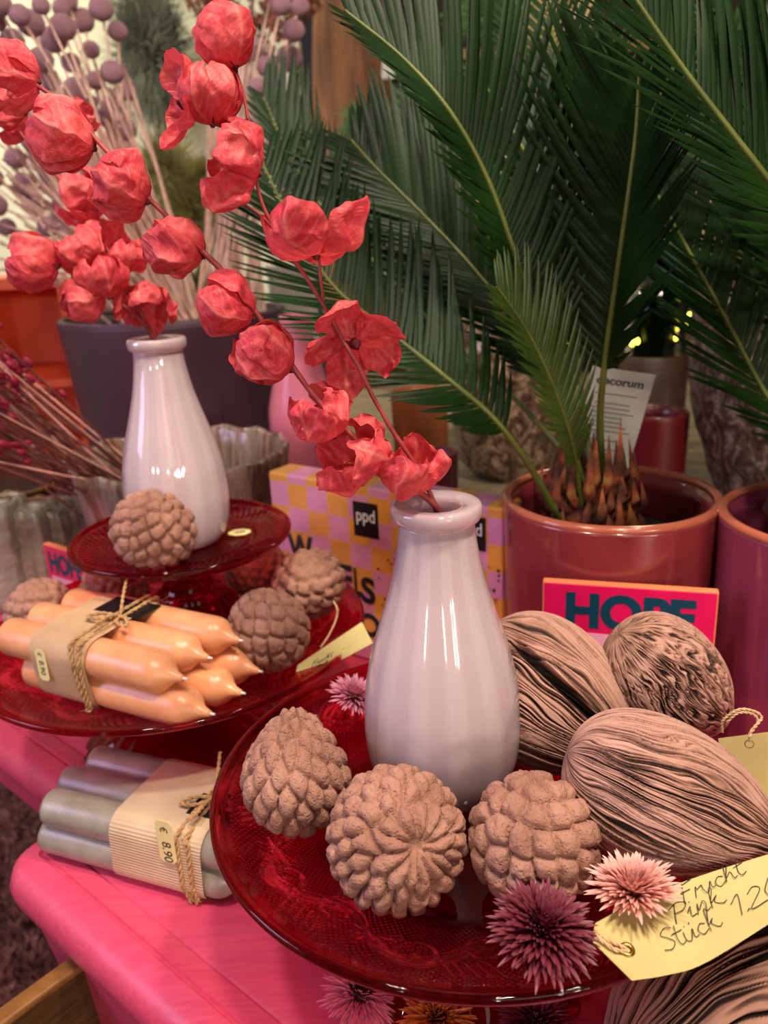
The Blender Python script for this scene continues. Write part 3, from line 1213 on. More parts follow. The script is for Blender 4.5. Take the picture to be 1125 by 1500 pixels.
sticker_on(band2, F0, Z2 * -1, A2, .034, .0135, (('€', -.36, .40), ('8.90', .0, .5)))
top_ = O2 + Z2 * (1.74 * rg_ + rg_ + .0030) + B2 * (rg_ * 1.6) + A2 * -.016
part('black_label', MB().box(top_ - A2 * .014 - B2 * .012, A2 * .03, B2 * .022, (0, 0, .0006)), BLACK, band2, smooth=False, label='black label under the twine')

# ------------------------------------------------------------------ handwritten tags
n = N('cream_card')
n.set(Base_Color=n.ramp(n.noise(40, 4), [(.3, srgb(204, 186, 122)), (.7, srgb(214, 197, 134))]), Roughness=.6)
n.translucent(srgb(244, 230, 160), .15)
CARD = n.m
BRASS = plain('brass_eyelet', srgb(170, 140, 80), .3, Metallic=1.0)
STRING = plain('cotton_string', srgb(206, 170, 130), .9, 300, .2)


def tag_card(loc, label, rows, name='paper_tag', thick=.0004):
    "rows: n x m grid of points"
    t = thing(name, loc, label, 'paper tag', 'handwritten paper tags')
    P = np.array([[tuple(p) for p in r_] for r_ in rows])
    Nn = np.cross(P[1, 0] - P[0, 0], P[0, 1] - P[0, 0])
    Nn = Nn / np.linalg.norm(Nn)
    mb = MB().grid(P)
    mb.grid((P - Nn * thick)[::-1])
    o = part('card', mb, CARD, t)
    return t, o, P


def stroke_text(parent, frame, words, r=.00028):
    "handwriting: words = list of polylines in tag coordinates, frame(u, v) -> world point"
    mb = MB()
    for w_ in words:
        pts = smooth_path([frame(*q) for q in w_], max(8, len(w_) * 6))
        mb.tube(pts, r, 5)
    return part('handwriting', mb, INK, parent)


def cursive(s, x, y, h, slant=.25):
    "very small single-stroke script alphabet"
    G = {
        'S': [[(.55, .9), (.3, 1.02), (.08, .82), (.3, .55), (.5, .3), (.3, .02), (.0, .1)]],
        't': [[(.15, .95), (.1, .3), (.2, .02), (.4, .12)], [(-.05, .62), (.4, .66)]],
        'ü': [[(.0, .5), (.02, .12), (.2, .02), (.38, .48), (.38, .1), (.55, .08)], [(.12, .72), (.14, .76)], [(.34, .74), (.36, .78)]],
        'c': [[(.4, .44), (.2, .52), (.04, .25), (.2, .02), (.45, .12)]],
        'k': [[(.05, .0), (.12, .98), (.22, .9), (.06, .3), (.3, .5), (.2, .28), (.45, .02), (.6, .1)]],
        'P': [[(.1, .0), (.2, .95)], [(.0, .8), (.3, 1.0), (.6, .82), (.45, .5), (.12, .46)]],
        'i': [[(.0, .3), (.12, .5), (.1, .08), (.3, .1)], [(.14, .74), (.16, .77)]],
        'n': [[(.0, .0), (.06, .48), (.08, .2), (.25, .5), (.34, .3), (.32, .02), (.48, .1)]],
        'F': [[(.1, .0), (.18, .95)], [(.0, .9), (.6, 1.0)], [(.05, .52), (.45, .56)]],
        'r': [[(.0, .0), (.08, .5), (.12, .36), (.32, .5)]],
        'u': [[(.0, .5), (.02, .12), (.2, .02), (.36, .48), (.36, .1), (.52, .08)]],
        'h': [[(.0, .0), (.1, .98), (.22, .9), (.05, .25), (.28, .5), (.34, .06), (.5, .1)]],
        '1': [[(.0, .7), (.3, 1.0), (.2, .0)]],
        '.': [[(.08, .0), (.14, .10), (.2, .04)]],
        '2': [[(.05, .8), (.3, 1.0), (.5, .75), (.0, .04), (.6, .06)]],
        '0': [[(.3, 1.0), (.05, .5), (.25, .0), (.5, .5), (.3, 1.0)]],
    }
    out = []
    for ch in s:
        if ch == ' ':
            x += h * .45
            continue
        g = G[ch]
        wd = max(q[0] for ln in g for q in ln)
        for ln in g:
            out.append([(x + (q[0] + slant * q[1]) * h, y + q[1] * h) for q in ln])
        x += (wd * .86 + .06) * h
    return out


# front tag: lies over the plate rim, bowed, lettering running up to the right
upper = smooth_path([atz(872, 1352, FZ + .007), atz(940, 1316, FZ + .0075), atz(1017, 1286, FZ + .009), atz(1110, 1256, FZ + .010), atz(1210, 1226, FZ + .010)], 22)
lower = smooth_path([atz(925, 1436, FZ + .0035), atz(975, 1428, FZ + .0025), atz(1030, 1411, FZ + .002), atz(1125, 1353, FZ + .005), atz(1230, 1285, FZ + .008)], 22)
rows = []
for i in range(22):
    p, q = V(upper[i]), V(lower[i])
    if i == 0:
        pass
    rows.append([p.lerp(q, k / 7) + V((0, 0, -.0015 * math.sin(math.pi * k / 7))) for k in range(8)])
e_ = atz(866, 1378, FZ + .006)
dd = (V(upper[1]) - V(upper[0])).normalized()
first = [V(upper[0]).lerp(e_, .55 + .05 * k) if k < 5 else e_.lerp(V(lower[0]), .05 + .12 * (k - 5)) for k in range(8)]
rows = [[V(q) for q in first]] + rows
c00 = V(rows[0][4])
t1, card1, P1 = tag_card(tuple(c00), 'long cream paper tag with handwriting reaching over the front plate rim under the pink strawflower', rows)


def frame_of(P, lift=.0004):
    Q = P

    def fr(u, v):
        i = min(max(u, 0), .9999) * (len(Q) - 1)
        j = min(max(v, 0), .9999) * (Q.shape[1] - 1)
        a, b = int(i), int(j)
        fi, fj = i - a, j - b
        p = (Q[a, b] * (1 - fi) + Q[a + 1, b] * fi) * (1 - fj) + (Q[a, b + 1] * (1 - fi) + Q[a + 1, b + 1] * fi) * fj
        nrm = np.cross(Q[a + 1, b] - Q[a, b], Q[a, b + 1] - Q[a, b])
        nrm /= np.linalg.norm(nrm)
        if nrm[2] < 0:
            nrm = -nrm
        return p + nrm * lift
    return fr


fr1 = frame_of(P1)
def words_for(lines):
    out = []
    for s, x, y, h in lines:
        out += cursive(s, x, y, h)
    return out


def to_px(p):
    q = np.array(p) - np.array([0, 0, CAMZ])
    z = q @ _f
    return 562.5 + FPX * (q @ _R) / z, 750 - FPX * (q @ _U) / z


GU, GV = np.meshgrid(np.linspace(0, 1, 90), np.linspace(0, 1, 40), indexing='ij')
GP = np.array([[to_px(fr1(a, b)) for a, b in zip(r1_, r2_)] for r1_, r2_ in zip(GU, GV)])


def uv_at(x, y):
    d = ((GP - np.array([x, y])) ** 2).sum(-1)
    k = np.unravel_index(d.argmin(), d.shape)
    return GU[k], GV[k]


wlist = []
for s_, (xa, ya), (xb, yb), hpx in (('Frucht', (1000, 1325), (1098, 1277), 27), ('Pink', (988, 1357), (1066, 1320), 30), ('Stück', (975, 1397), (1060, 1356), 33), ('1.20', (1080, 1345), (1150, 1308), 30)):
    a, b = V(fr1(*uv_at(xa, ya))), V(fr1(*uv_at(xb, yb)))
    ex_ = b - a
    Lw = ex_.length
    ex_.normalize()
    up_ = V((0, 0, 1)).cross(ex_).normalized()
    h_ = hpx * pxm(a) * .95
    st = cursive(s_, 0, 0, h_)
    wmax = max(q[0] for ln in st for q in ln)
    for ln in st:
        wlist.append([(q[0] / wmax * Lw, q[1], a, ex_, up_) for q in ln])


def fr_w(x, y, a, ex_, up_):
    p = V(a) + V(ex_) * x + V(up_) * y
    # settle on the bowed card
    d = ((P1 - np.array(p)) ** 2).sum(-1)
    i, j = np.unravel_index(d.argmin(), d.shape)
    p.z = P1[i, j, 2] + .0009
    return p


mbw = MB()
for w_ in wlist:
    mbw.tube(smooth_path([fr_w(*q) for q in w_], max(8, len(w_) * 6)), .0002, 5)
part('handwriting', mbw, INK, card1)


def eyelet(parent, p, nrm, r=.0028):
    nrm = V(nrm).normalized()
    a = nrm.orthogonal().normalized()
    b = nrm.cross(a)
    pts = [V(p) + (a * math.cos(t) + b * math.sin(t)) * r for t in np.linspace(0, 2 * math.pi, 25)]
    return part('eyelet', MB().tube(pts, .0011, 8, caps=False), BRASS, parent)


def nrm_at(P, i, j):
    q = np.cross(P[i + 1, j] - P[i, j], P[i, j + 1] - P[i, j])
    q /= np.linalg.norm(q)
    return V(q if q[2] > 0 else -q)


e1 = V(fr1(*uv_at(918, 1392)))
eyelet(card1, e1, nrm_at(P1, 2, 2), .0024)
mb = MB()
twine(mb, [e1, e1 + V((-.006, .002, .003)), P1[0, 4] + np.array((-.002, 0, .002)), V(P1[0, 4]) + V((-.010, .006, -.002)), V(P1[0, 4]) + V((-.018, .014, -.0035))], .0009, 50)
twine(mb, [e1 + V((0, -.001, 0)), e1 + V((-.006, -.001, .002)), P1[0, 4] + np.array((-.002, 0, .002)), V(P1[0, 4]) + V((-.012, .002, -.002)), V(P1[0, 4]) + V((-.02, .008, -.0035))], .0009, 50)
part('string', mb, STRING, t1)

# second tag, standing at the right edge behind the front pod
p0, p1 = at(1056, 1082, .408), at(1150, 1068, .408)
q0, q1 = at(1080, 1262, .392), at(1190, 1240, .392)
p0, p1, q0, q1 = at(1052, 1082, .398), at(1160, 1068, .388), at(1088, 1265, .375), at(1200, 1240, .365)
rows = [[p0.lerp(p1, k / 5).lerp(q0.lerp(q1, k / 5), i / 9) + IF * .004 * math.sin(i / 9 * 3.14) for k in range(6)] for i in range(10)]
t2, card2, P2 = tag_card(tuple(q0), 'cream paper tag with looped string standing at the right edge behind the striped pod', rows)
e2 = at(1097, 1088, .3945)
nt = V(np.cross(P2[0, 1] - P2[0, 0], P2[1, 0] - P2[0, 0])).normalized()
if nt.dot(toC) < 0:
    nt = -nt
e2 = e2 + nt * .0006
eyelet(card2, e2, nt, .0023)
mb = MB()
twine(mb, [e2, e2 + IU * .007 + toC * .002, e2 + IU * .014 + IR * .007, e2 + IU * .018 + IR * .003, e2 + IU * .019 - IR * .006, e2 + IU * .012 - IR * .013 + IF * .004, e2 + IU * .004 - IR * .012 + IF * .008], .0008, 80)
twine(mb, [e2, e2 + IU * .006 + toC * .002, e2 + IU * .012 + IR * .005, e2 + IU * .0165 + IR * .002, e2 + IU * .0172 - IR * .006, e2 + IU * .011 - IR * .011 + IF * .004], .0008, 80)
part('string', mb, STRING, t2)

# third tag on the wide left plate
p00, p01, p10, p11 = at(429, 1004, .555), at(436, 974, .57), at(546, 942, .585), at(530, 911, .60)
rows = [[p00.lerp(p10, i / 8).lerp(p01.lerp(p11, i / 8), k / 4) for k in range(5)] for i in range(9)]
t3, card3, P3 = tag_card(tuple(p00), 'small cream paper tag with handwriting leaning on the wide left plate beside the knobbly pod', rows)


def fr3(u, v):
    p = V(P3[0, 0]) + (V(P3[-1, 0]) - V(P3[0, 0])) * u + (V(P3[0, -1]) - V(P3[0, 0])) * v
    nn_ = (V(P3[-1, 0]) - V(P3[0, 0])).cross(V(P3[0, -1]) - V(P3[0, 0])).normalized()
    return p + nn_ * .0004


def fr3m(x, y):
    return fr3(x / .062, y / .022)


stroke_text(card3, fr3m, words_for((('Frucht', .012, .010, .006), ('Stück', .036, .011, .006), ('Pink', .016, .003, .005))), .0002)
mb = MB()
twine(mb, [at(470, 948, .585), at(482, 930, .60), at(492, 908, .62), at(494, 892, .625), at(488, 880, .63)], .0009, 40)
part('string', mb, STRING, t3)
# tiny sticker on the upper plate
sp_ = atz(351, 780, UW + .0014)
so = thing('price_sticker', sp_, 'tiny yellow sticker on the small upper plate beside the vase foot', 'sticker')
xd = (atz(368, 778, UW) - atz(335, 782, UW)).normalized()
yd = V((0, 0, 1)).cross(xd)
pts = []
for a, b in ((-.5, -.2), (-.2, -.5), (.2, -.5), (.5, -.2), (.5, .2), (.2, .5), (-.2, .5), (-.5, .2)):
    pts.append(sp_ + xd * a * .020 + yd * b * .017)
q = [p + V((0, 0, .0004)) for p in pts]
part('sticker_label', MB().add([tuple(p) for p in pts + q], [list(range(8))[::-1], list(range(8, 16))] + [(i, (i + 1) % 8, 8 + (i + 1) % 8, 8 + i) for i in range(8)]), STICK, so, smooth=False)
for k in (-1, 1):
    part('print_line', MB().box(sp_ + xd * -.004 + yd * (k * .0018 - .0005) + V((0, 0, .0004)), xd * .009, yd * .001, (0, 0, .0002)), INK, so, smooth=False)

# ------------------------------------------------------------------ HOPE boxes
CERISE = plain('cerise_card', srgb(226, 22, 92), .3, 60, .05, Coat_Weight=.5, Coat_Roughness=.15)
EDGE = plain('orange_card_edge', srgb(236, 132, 84), .5)
TEAL = plain('teal_print', srgb(0, 66, 86), .4)
BLUSH = plain('blush_print', srgb(238, 176, 196), .4)
REDP = plain('red_print', srgb(216, 30, 30), .4)


def hope_box(TL, TR, thick, h, label, lean=.0, text=(.145, .86, .062)):
    TL, TR = V(TL), V(TR)
    ex = TR - TL
    ex.z = 0
    w = ex.length
    ex.normalize()
    ez = V((0, 0, 1))
    en = ex.cross(ez)                      # towards the viewer
    if en.dot(toC) < 0:
        en = -en
    base = TL.copy()
    base.z -= h
    t = thing('message_box', base, label, 'box', 'pink HOPE boxes')
    o = part('box_body', MB().box(base, ex * w, en * -thick, ez * h), EDGE, t, smooth=False)
    bevel(o, .0012, 2)
    o = part('front_sleeve', MB().box(base + en * .0003 + ex * .0008 + ez * .0008, ex * (w - .0016), en * -.003, ez * (h - .0016)), CERISE, t, smooth=False)
    bevel(o, .001, 2)
    fo = base + en * .0004
    x0, x1, hh = text
    text_on('lettering', 'HOPE', fo + ex * w * x0 + ez * (h - .0095 - hh * .5), ex, ez, hh * .5 + .0, TEAL, o, width=w * (x1 - x0), bold=.05)
    part('printed_bar', MB().box(fo + ex * w * (x1 - .17) + ez * (h - .0095 - hh * .5 - .010), ex * w * .17, en * .0002, ez * .006), TEAL, o, smooth=False)
    pn = part('printed_panel', MB().box(fo + ex * w * x0 + ez * (h - .0095 - hh * .5 - .042), ex * w * .60, en * .0002, ez * .036), BLUSH, o, smooth=False)
    for k in range(3):
        c = fo + ex * w * (x0 + .16 + k * .16) + ez * (h - .0095 - hh * .5 - .020) + en * .0002
        hp = []
        for a in np.linspace(0, 2 * np.pi, 30, endpoint=False):
            hx = 16 * math.sin(a) ** 3
            hy = 13 * math.cos(a) - 5 * math.cos(2 * a) - 2 * math.cos(3 * a) - math.cos(4 * a)
            hp.append(tuple(c + ex * hx * .0005 + ez * hy * .0005 + en * .0002))
        part('printed_heart', MB().add(hp, [list(range(30))]), REDP, pn, smooth=False)
    return t


TL = at(795, 851, .585)
TR = atz(1054, 868, TL.z)
print('HOPE', TL, TR, TL.z - TZ)
hope_box(TL, TR, .008, TL.z - TZ, 'upright cerise pink box lettered HOPE in front of the potted cycad', text=(.14, .885, .052))
TL = at(62, 796, .89)
TR = atz(150, 822, TL.z)
ex = (TR - TL)
ex.z = 0
ex.normalize()
TR = TL + ex * .080
print('HOPE2', TL, TR, TL.z - TZ)
hope_box(TL, TR, .008, TL.z - TZ, 'cerise pink box lettered HOPE half hidden behind the small upper plate at the left', text=(.10, .89, .044))

# ------------------------------------------------------------------ checked napkin pack
A_ = at(392, 690, .84)
Bp = atz(738, 745, A_.z)
print('PACK', A_, Bp, (Bp - A_).length, A_.z - TZ)
ex = Bp - A_
ex.z = 0
wP = ex.length
ex.normalize()
ez = V((0, 0, 1))
en = ez.cross(ex)
if en.dot(toC) < 0:
    en = -en
hP = A_.z - TZ
ck = .0262
n = N('checked_napkins')
sx = n.new('ShaderNodeVectorMath', operation='DOT_PRODUCT')
n.l(n.co, sx.inputs[0])
sx.inputs[1].default_value = tuple(ex / ck)
sz = n.new('ShaderNodeSeparateXYZ')
n.l(n.co, sz.inputs[0])
sy = n.new('ShaderNodeVectorMath', operation='DOT_PRODUCT')
n.l(n.co, sy.inputs[0])
sy.inputs[1].default_value = tuple(en / ck)
wob = n.math('MULTIPLY', n.math('SUBTRACT', n.noise(40, 3), .5), .12)
ux = n.math('FLOOR', n.math('ADD', n.math('ADD', sx.outputs['Value'], 40.001), wob))
uz = n.math('FLOOR', n.math('ADD', n.math('ADD', n.math('MULTIPLY', sz.outputs[2], 1 / ck), 40.001), wob))
md = n.math('MODULO', n.math('ADD', ux, uz), 2.0)
colr = n.ramp(md, [(.4, srgb(226, 150, 186)), (.6, srgb(236, 164, 66))], 'CONSTANT')
n.set(Base_Color=colr, Roughness=.5, Coat_Weight=.8, Coat_Roughness=.08)
n.bump(n.noise(26, 3, None, .5, 1.5), .35, .004)
CHECK = n.m
n = N('napkin_edges')
w = n.new('ShaderNodeVectorMath', operation='DOT_PRODUCT')
n.l(n.co, w.inputs[0])
w.inputs[1].default_value = tuple(en * (2 * math.pi / .0034))
ss = n.math('SINE', w.outputs['Value'])
n.set(Base_Color=n.ramp(n.math('ADD', n.math('MULTIPLY', ss, .5), .5), [(.1, srgb(176, 96, 76)), (.7, srgb(226, 150, 122))]), Roughness=.7)
n.bump(ss, .6, .001)
NEDGE = n.m
PT = .036
base = A_ - ez * hP
pk = thing('napkin_pack', base, 'pack of pink and orange checked paper napkins standing behind the front vase', 'napkin pack')
o = part('napkins', MB().box(base, ex * wP, en * -PT, ez * hP), CHECK, pk, smooth=False)
bevel(o, .003, 3)
part('cut_edges', MB().box(base + ex * (wP - .001) - en * .002 + ez * .002, ex * .0016, en * -(PT - .004), ez * (hP - .004)), NEDGE, pk, smooth=False, label='striped cut edges of the stacked napkins')
fo = base + en * .0006
WHITEP = plain('white_print', srgb(230, 226, 226), .4)


def pack_pt(px, py):
    "where the sight line through a pixel meets the front face, as (along, up)"
    d = V(ray(px, py))
    c = V((0, 0, CAMZ))
    k = (base - c).dot(en) / d.dot(en)
    p = c + d * k - base
    return p.dot(ex), p.dot(ez)


for (px0, py0, px1, py1, tx) in ((517, 733, 556, 790, 'ppd'), (671, 752, 712, 808, 'ppd')):
    x0, z1 = pack_pt(px0, py0)
    x1, z0 = pack_pt(px1, py1)
    b = part('brand_label', MB().box(fo + ex * x0 + ez * z0, ex * (x1 - x0), en * .0003, ez * (z1 - z0)), BLACK, pk, smooth=False, label='black label')
    text_on('label_print', tx, fo + ex * (x0 + (x1 - x0) * .12) + ez * (z0 + (z1 - z0) * .45) + en * .0003, ex, ez, (z1 - z0) * .36, WHITEP, b, width=(x1 - x0) * .76, bold=.012)
BRUSH = plain('dark_brush_print', srgb(30, 34, 44), .45)
x0, z0 = pack_pt(425, 822)
x1, z1 = pack_pt(552, 905)
dv = (ex * (x1 - x0) + ez * (z1 - z0))
hL = .042
word = 'WüDELS'
xs = np.linspace(0, 1, len(word))
wd = pack_pt(425, 822), pack_pt(548, 880)
for i, ch in enumerate(word):
    px = [424, 461, 478, 501, 521, 531][i]
    py = [817, 826, 842, 862, 871, 879][i]
    hp_ = [37, 18, 30, 37, 40, 36][i]
    xa, za = pack_pt(px, py)
    xb, zb = pack_pt(px + [36, 14, 22, 17, 10, 20][i], py)
    text_on('lettering', ch, fo + ex * xa + ez * za + en * .0002, ex, ez, max(.01, hp_ * pxm(fo + ex * xa)), BRUSH, pk, width=xb - xa, bold=.035)
xa, za = pack_pt(527, 926)
text_on('lettering', 'O', fo + ex * xa + ez * za + en * .0002, ex, ez, .024, BRUSH, pk, bold=.035)
rg = np.random.default_rng(3)
mb = MB()
for k in range(26):
    a, b = pack_pt(rg.uniform(550, 600), rg.uniform(812, 900)) if k < 14 else pack_pt(rg.uniform(706, 735), rg.uniform(825, 890))
    c = fo + ex * a + ez * b + en * .0003
    r_ = rg.uniform(.0005, .0016)
    mb.add([tuple(c + (ex * math.cos(q) + ez * math.sin(q)) * r_) for q in np.linspace(0, 2 * np.pi, 9)[:-1]], [list(range(8))])
o = part('ink_specks', mb, BRUSH, pk, smooth=False)

# ------------------------------------------------------------------ strawflowers
def petal_mat(name, tipc, basec):
    n = N(name)
    n.set(Base_Color=n.ramp(n.attr(), [(.05, basec), (.60, tipc), (.97, tuple(min(1, q * 1.22 + .05) for q in tipc))]), Roughness=.35, Specular_IOR_Level=.35)
    n.translucent(tipc, .2)
    return n.m


def strawflower(p, axis, R, label, m, mc, seed, rows=6, openness=1.0, droop=.5):
    p = V(p)
    t = thing('strawflower', p, label, 'strawflower', 'dried strawflowers')
    rg = np.random.default_rng(seed)
    A = V(axis).normalized()
    B = A.orthogonal().normalized()
    C = A.cross(B)
    mb = MB()
    for r_ in range(rows):
        u = r_ / (rows - 1)                       # 0 outer .. 1 inner
        n_ = int(46 - 18 * u)
        el = (-.35 * droop + u * 1.42) * openness   # elevation of the petal
        L = R * (1.0 - .42 * u)
        for i in range(n_):
            a = 2 * math.pi * (i + .5 * (r_ % 2) + rg.uniform(-.25, .25)) / n_
            e = el + rg.uniform(-.14, .14)
            d = B * math.cos(a) + C * math.sin(a)
            s = B * -math.sin(a) + C * math.cos(a)
            w = R * rg.uniform(.050, .072)
            l_ = L * rg.uniform(.85, 1.1)
            rows_, at_ = [], []
            for k, q in enumerate((.14, .45, .75, .92, 1.0)):
                ww = w * (.55, .95, .8, .42, .04)[k]
                lift = math.sin(q * 1.5) * .22 * l_
                c = p + d * (q * l_ * math.cos(e)) + A * (q * l_ * math.sin(e) + lift * (.6 - .4 * u))
                up = (A * math.cos(e) - d * math.sin(e))
                rows_.append([c - s * ww + up * ww * .6, c, c + s * ww + up * ww * .6])
                at_ += [q] * 3
            mb.grid(rows_, a=at_)
    part('bracts', mb, m, t)
    mb = MB()
    for i in range(70):
        rr = R * .26 * math.sqrt((i + .5) / 70)
        a = i * 2.4
        b = p + B * rr * math.cos(a) + C * rr * math.sin(a) + A * R * .12
        mb.tube([b, b + A * R * .25 + (b - p) * .25], [R * .025, R * .018], 5)
    part('disc', mb, mc, t)
    return t


SFP = petal_mat('pink_bracts', srgb(232, 174, 164), srgb(190, 96, 104))
SFV = petal_mat('purple_bracts', srgb(112, 18, 46), srgb(50, 2, 16))
SFM = petal_mat('mauve_bracts', srgb(226, 150, 178), srgb(150, 60, 96))
SFA = petal_mat('amber_bracts', srgb(190, 110, 40), srgb(110, 50, 20))
DISC = plain('ochre_disc', srgb(190, 130, 60), .8)
DISCP = plain('dark_disc', srgb(96, 30, 44), .8)
strawflower(atz(928, 1312, FZ + .010), IU * 1.0 + toC * .20 + IR * -.12, .0215, 'pale pink strawflower lying on the handwritten tag', SFP, SFP, 5, 10, 1.0, -.25)
strawflower(atz(793, 1366, FZ + .011), toC * .42 + IU * .85 + IR * .1, .0250, 'dark purple strawflower at the plate rim in front of the third knobbly pod', SFV, DISCP, 6, 11, 1.0, .6)
strawflower(atz(517, 1022, FW + .022), toC * .3 + IU * .9 + IR * .3, .0195, 'mauve strawflower on the plate behind the front vase, half hidden', SFM, DISC, 7, 6, 1.0, .3)
strawflower(atz(525, 1462, TZ + .016), toC * .3 + IU * .9 + IR * .25, .0235, 'pinkish mauve strawflower on the dresser under the front plate rim', SFM, DISCP, 8, 6, .8, .6)
strawflower(atz(640, 1495, TZ + .016), toC * .5 + IU * .8, .022, 'amber brown strawflower under the front plate, beside the mauve one', SFA, SFA, 9, 6, 1.0, .3)
strawflower(atz(785, 1502, TZ + .016), toC * .3 + IU * .9, .022, 'purple strawflower on the dresser under the plate, nearest the brown fibrous pod', SFV, DISCP, 10, 6, .9, .3)

# ------------------------------------------------------------------ coral papery branches
n = N('coral_paper')
big = n.noise(42, 5)
cr = n.ramp(n.math('ADD', big, n.math('MULTIPLY', n.math('SUBTRACT', n.noise(330, 4), .5), .55)), [(.32, srgb(196, 44, 66)), (.52, srgb(222, 74, 86)), (.72, srgb(236, 104, 104))])
mix = n.new('ShaderNodeMix', data_type='RGBA')
n.l(n.math('MULTIPLY', n.attr(), .55), mix.inputs[0])
n.l(cr, mix.inputs[6])
mix.inputs[7].default_value = (*srgb(246, 150, 140), 1)
n.set(Base_Color=mix.outputs[2], Roughness=.46, Specular_IOR_Level=.45)
n.bump(n.math('ADD', n.math('MULTIPLY', n.attr(), .8), n.math('MULTIPLY', n.noise(260, 5, None, .65), 1.6)), .5, .0009)
n.translucent(srgb(238, 84, 96), .24)
CORAL = n.m
n = N('coral_stem')
n.set(Base_Color=n.ramp(n.noise(70, 4), [(.3, srgb(112, 38, 40)), (.7, srgb(176, 70, 72))]), Roughness=.6)
CSTEM = n.m
CORE = plain('dark_seed_core', srgb(92, 24, 26), .7)


def papery(mb, mbc, p, axis, size, seed, opn=0., np_=4, crumple=.5):
    "papery bladder pod: overlapping cupped petals round an axis, attach point at p - axis*size/2"
    rg = np.random.default_rng(seed)
    A = V(axis).normalized()
    B = A.orthogonal().normalized()
    C = A.cross(B)
    Rm = Matrix((B, C, A)).transposed()
    ph0 = rg.uniform(0, 6.28)
    nu, nv = 25, 33
    size = size * .90
    for k in range(np_):
        ph = ph0 + 2 * math.pi * k / np_ + rg.uniform(-.15, .15)
        hw = math.pi / np_ * (1.28 + .12 * opn) * rg.uniform(.92, 1.1)
        a = np.linspace(-1, 1, nu)[:, None] * np.ones((1, nv))
        b = np.ones((nu, 1)) * np.linspace(.03, 1, nv)[None]
        th = b * math.pi * (.97 - .30 * opn)
        wid = np.clip(np.sin(b * math.pi * .92 + .10), 0, 1) ** .35
        wid = np.where(b > .85, wid * (1 - (b - .85) / .15 * .75), wid)
        # a petal is a wedge of a ball, with a keel down its middle and rolled margins
        phi = ph + a * hw * wid
        keel = 1 + .12 * np.exp(-(a / .22) ** 2) * np.sin(b * math.pi)
        marg = 1 + (.05 + .16 * crumple * rg.uniform(.3, 1)) * np.abs(a) ** 3 * np.sin(b * math.pi) * (1 if k % 2 else -.4)
        rr = .5 * keel * marg * rg.uniform(.91, 1.06)
        x = np.sin(th) * np.cos(phi) * rr
        y = np.sin(th) * np.sin(phi) * rr
        z = -np.cos(th) * .5 * 1.02 + .03 * np.sin(b * math.pi) - 0
        P = np.stack([x, y, z], -1)
        q = P.reshape(-1, 3) * 3.1 + seed * 3.7 + k * 11
        dsp = np.stack([vn(q, 1) - .5, vn(q, 2) - .5, vn(q, 3) - .5], -1).reshape(P.shape)
        q2 = P.reshape(-1, 3) * 8 + seed * 1.7 + k * 5
        dsp2 = np.stack([vn(q2, 4) - .5, vn(q2, 5) - .5, vn(q2, 6) - .5], -1).reshape(P.shape)
        q3 = np.stack([np.cos(phi) * 7, np.sin(phi) * 7, b * 1.6], -1).reshape(-1, 3) + seed * 2.3 + k
        P = P * (1 + (.05 + .05 * crumple) * (vn(q3, 9).reshape(b.shape) - .5) * np.minimum(b * 2, 1))[..., None]
        P = P + dsp * (.10 + .26 * crumple) * np.minimum(b * 2, 1)[..., None] + dsp2 * (.03 + .10 * crumple) * np.minimum(b * 2, 1)[..., None]
        if opn > 0:                                 # swing the petal out about the base
            ang = opn * rg.uniform(.55, 1.15)
            e = np.array([math.cos(ph), math.sin(ph), 0])
            zc = P[..., 2] + .5
            rad_ = P @ e
            tang = P - rad_[..., None] * e
            tang[..., 2] = 0
            r2 = rad_ * math.cos(ang) + zc * math.sin(ang)
            z2 = -rad_ * math.sin(ang) + zc * math.cos(ang)
            P = tang + r2[..., None] * e
            P[..., 2] = z2 - .5 + .08 * opn
        P = P * size
        Wp = np.array([[tuple(Rm @ V(q_) + V(p)) for q_ in row] for row in P])
        sv = np.abs(((b * 7 - np.abs(a) * 2.2) % 1) - .5)
        ve = np.maximum(np.exp(-(a / .07) ** 2), np.exp(-((.5 - sv) / .10) ** 2) * .6) * np.minimum(1, b * 4)
        mb.grid(Wp, a=(ve + .001).reshape(-1))
    # stalk button and seed core
    base = V(p) - A * size * .50
    mbc.tube([base - A * size * .05, base + A * size * .02, base + A * size * .10, base + A * size * .22], [size * .03, size * .07, size * .10, size * .03], 8)
    return base


def coral_branch(label, paths, pods, anchor):
    t = thing('coral_pod_branch', anchor, label, 'dried branch', 'coral papery dried branches')
    mb = MB()
    for pts, r0, r1 in paths:
        P = smooth_path(pts, 60)
        q = P * 55
        P = P + (np.stack([vn(q, 1), vn(q, 2), vn(q, 3)], -1) - .5) * .0022
        mb.tube(P, np.linspace(r0, r1, 60) * (1 + .35 * (vn(P * 160, 8) - .5)), 8)
    allp = np.concatenate([smooth_path(p, 60) for p, _, _ in paths])
    stem = part('stem', mb, CSTEM, t)
    for (px, py, Y, dia, ang, tow, opn, npet, cr_, seed) in pods:
        p = at(px, py, Y)
        s = dia * pxm(p)
        A_ = IR * math.cos(rad(ang)) + IU * math.sin(rad(ang)) + toC * tow
        mp, mc = MB(), MB()
        base = papery(mp, mc, p, A_, s, seed, opn, npet, cr_)
        # pedicel from the nearest point of the stem
        q = allp[((allp - np.array(base)) ** 2).sum(1).argmin()]
        mc.tube(smooth_path([q, (V(q) + base) * .5 + V((0, 0, -.001)), base], 8), .0008, 6)
        po = part('papery_pod', mp, CORAL, t)
        part('seed_core', mc, CORE, po)
    return t


def P_(lst):
    return [at(x, y, Y) for x, y, Y in lst]


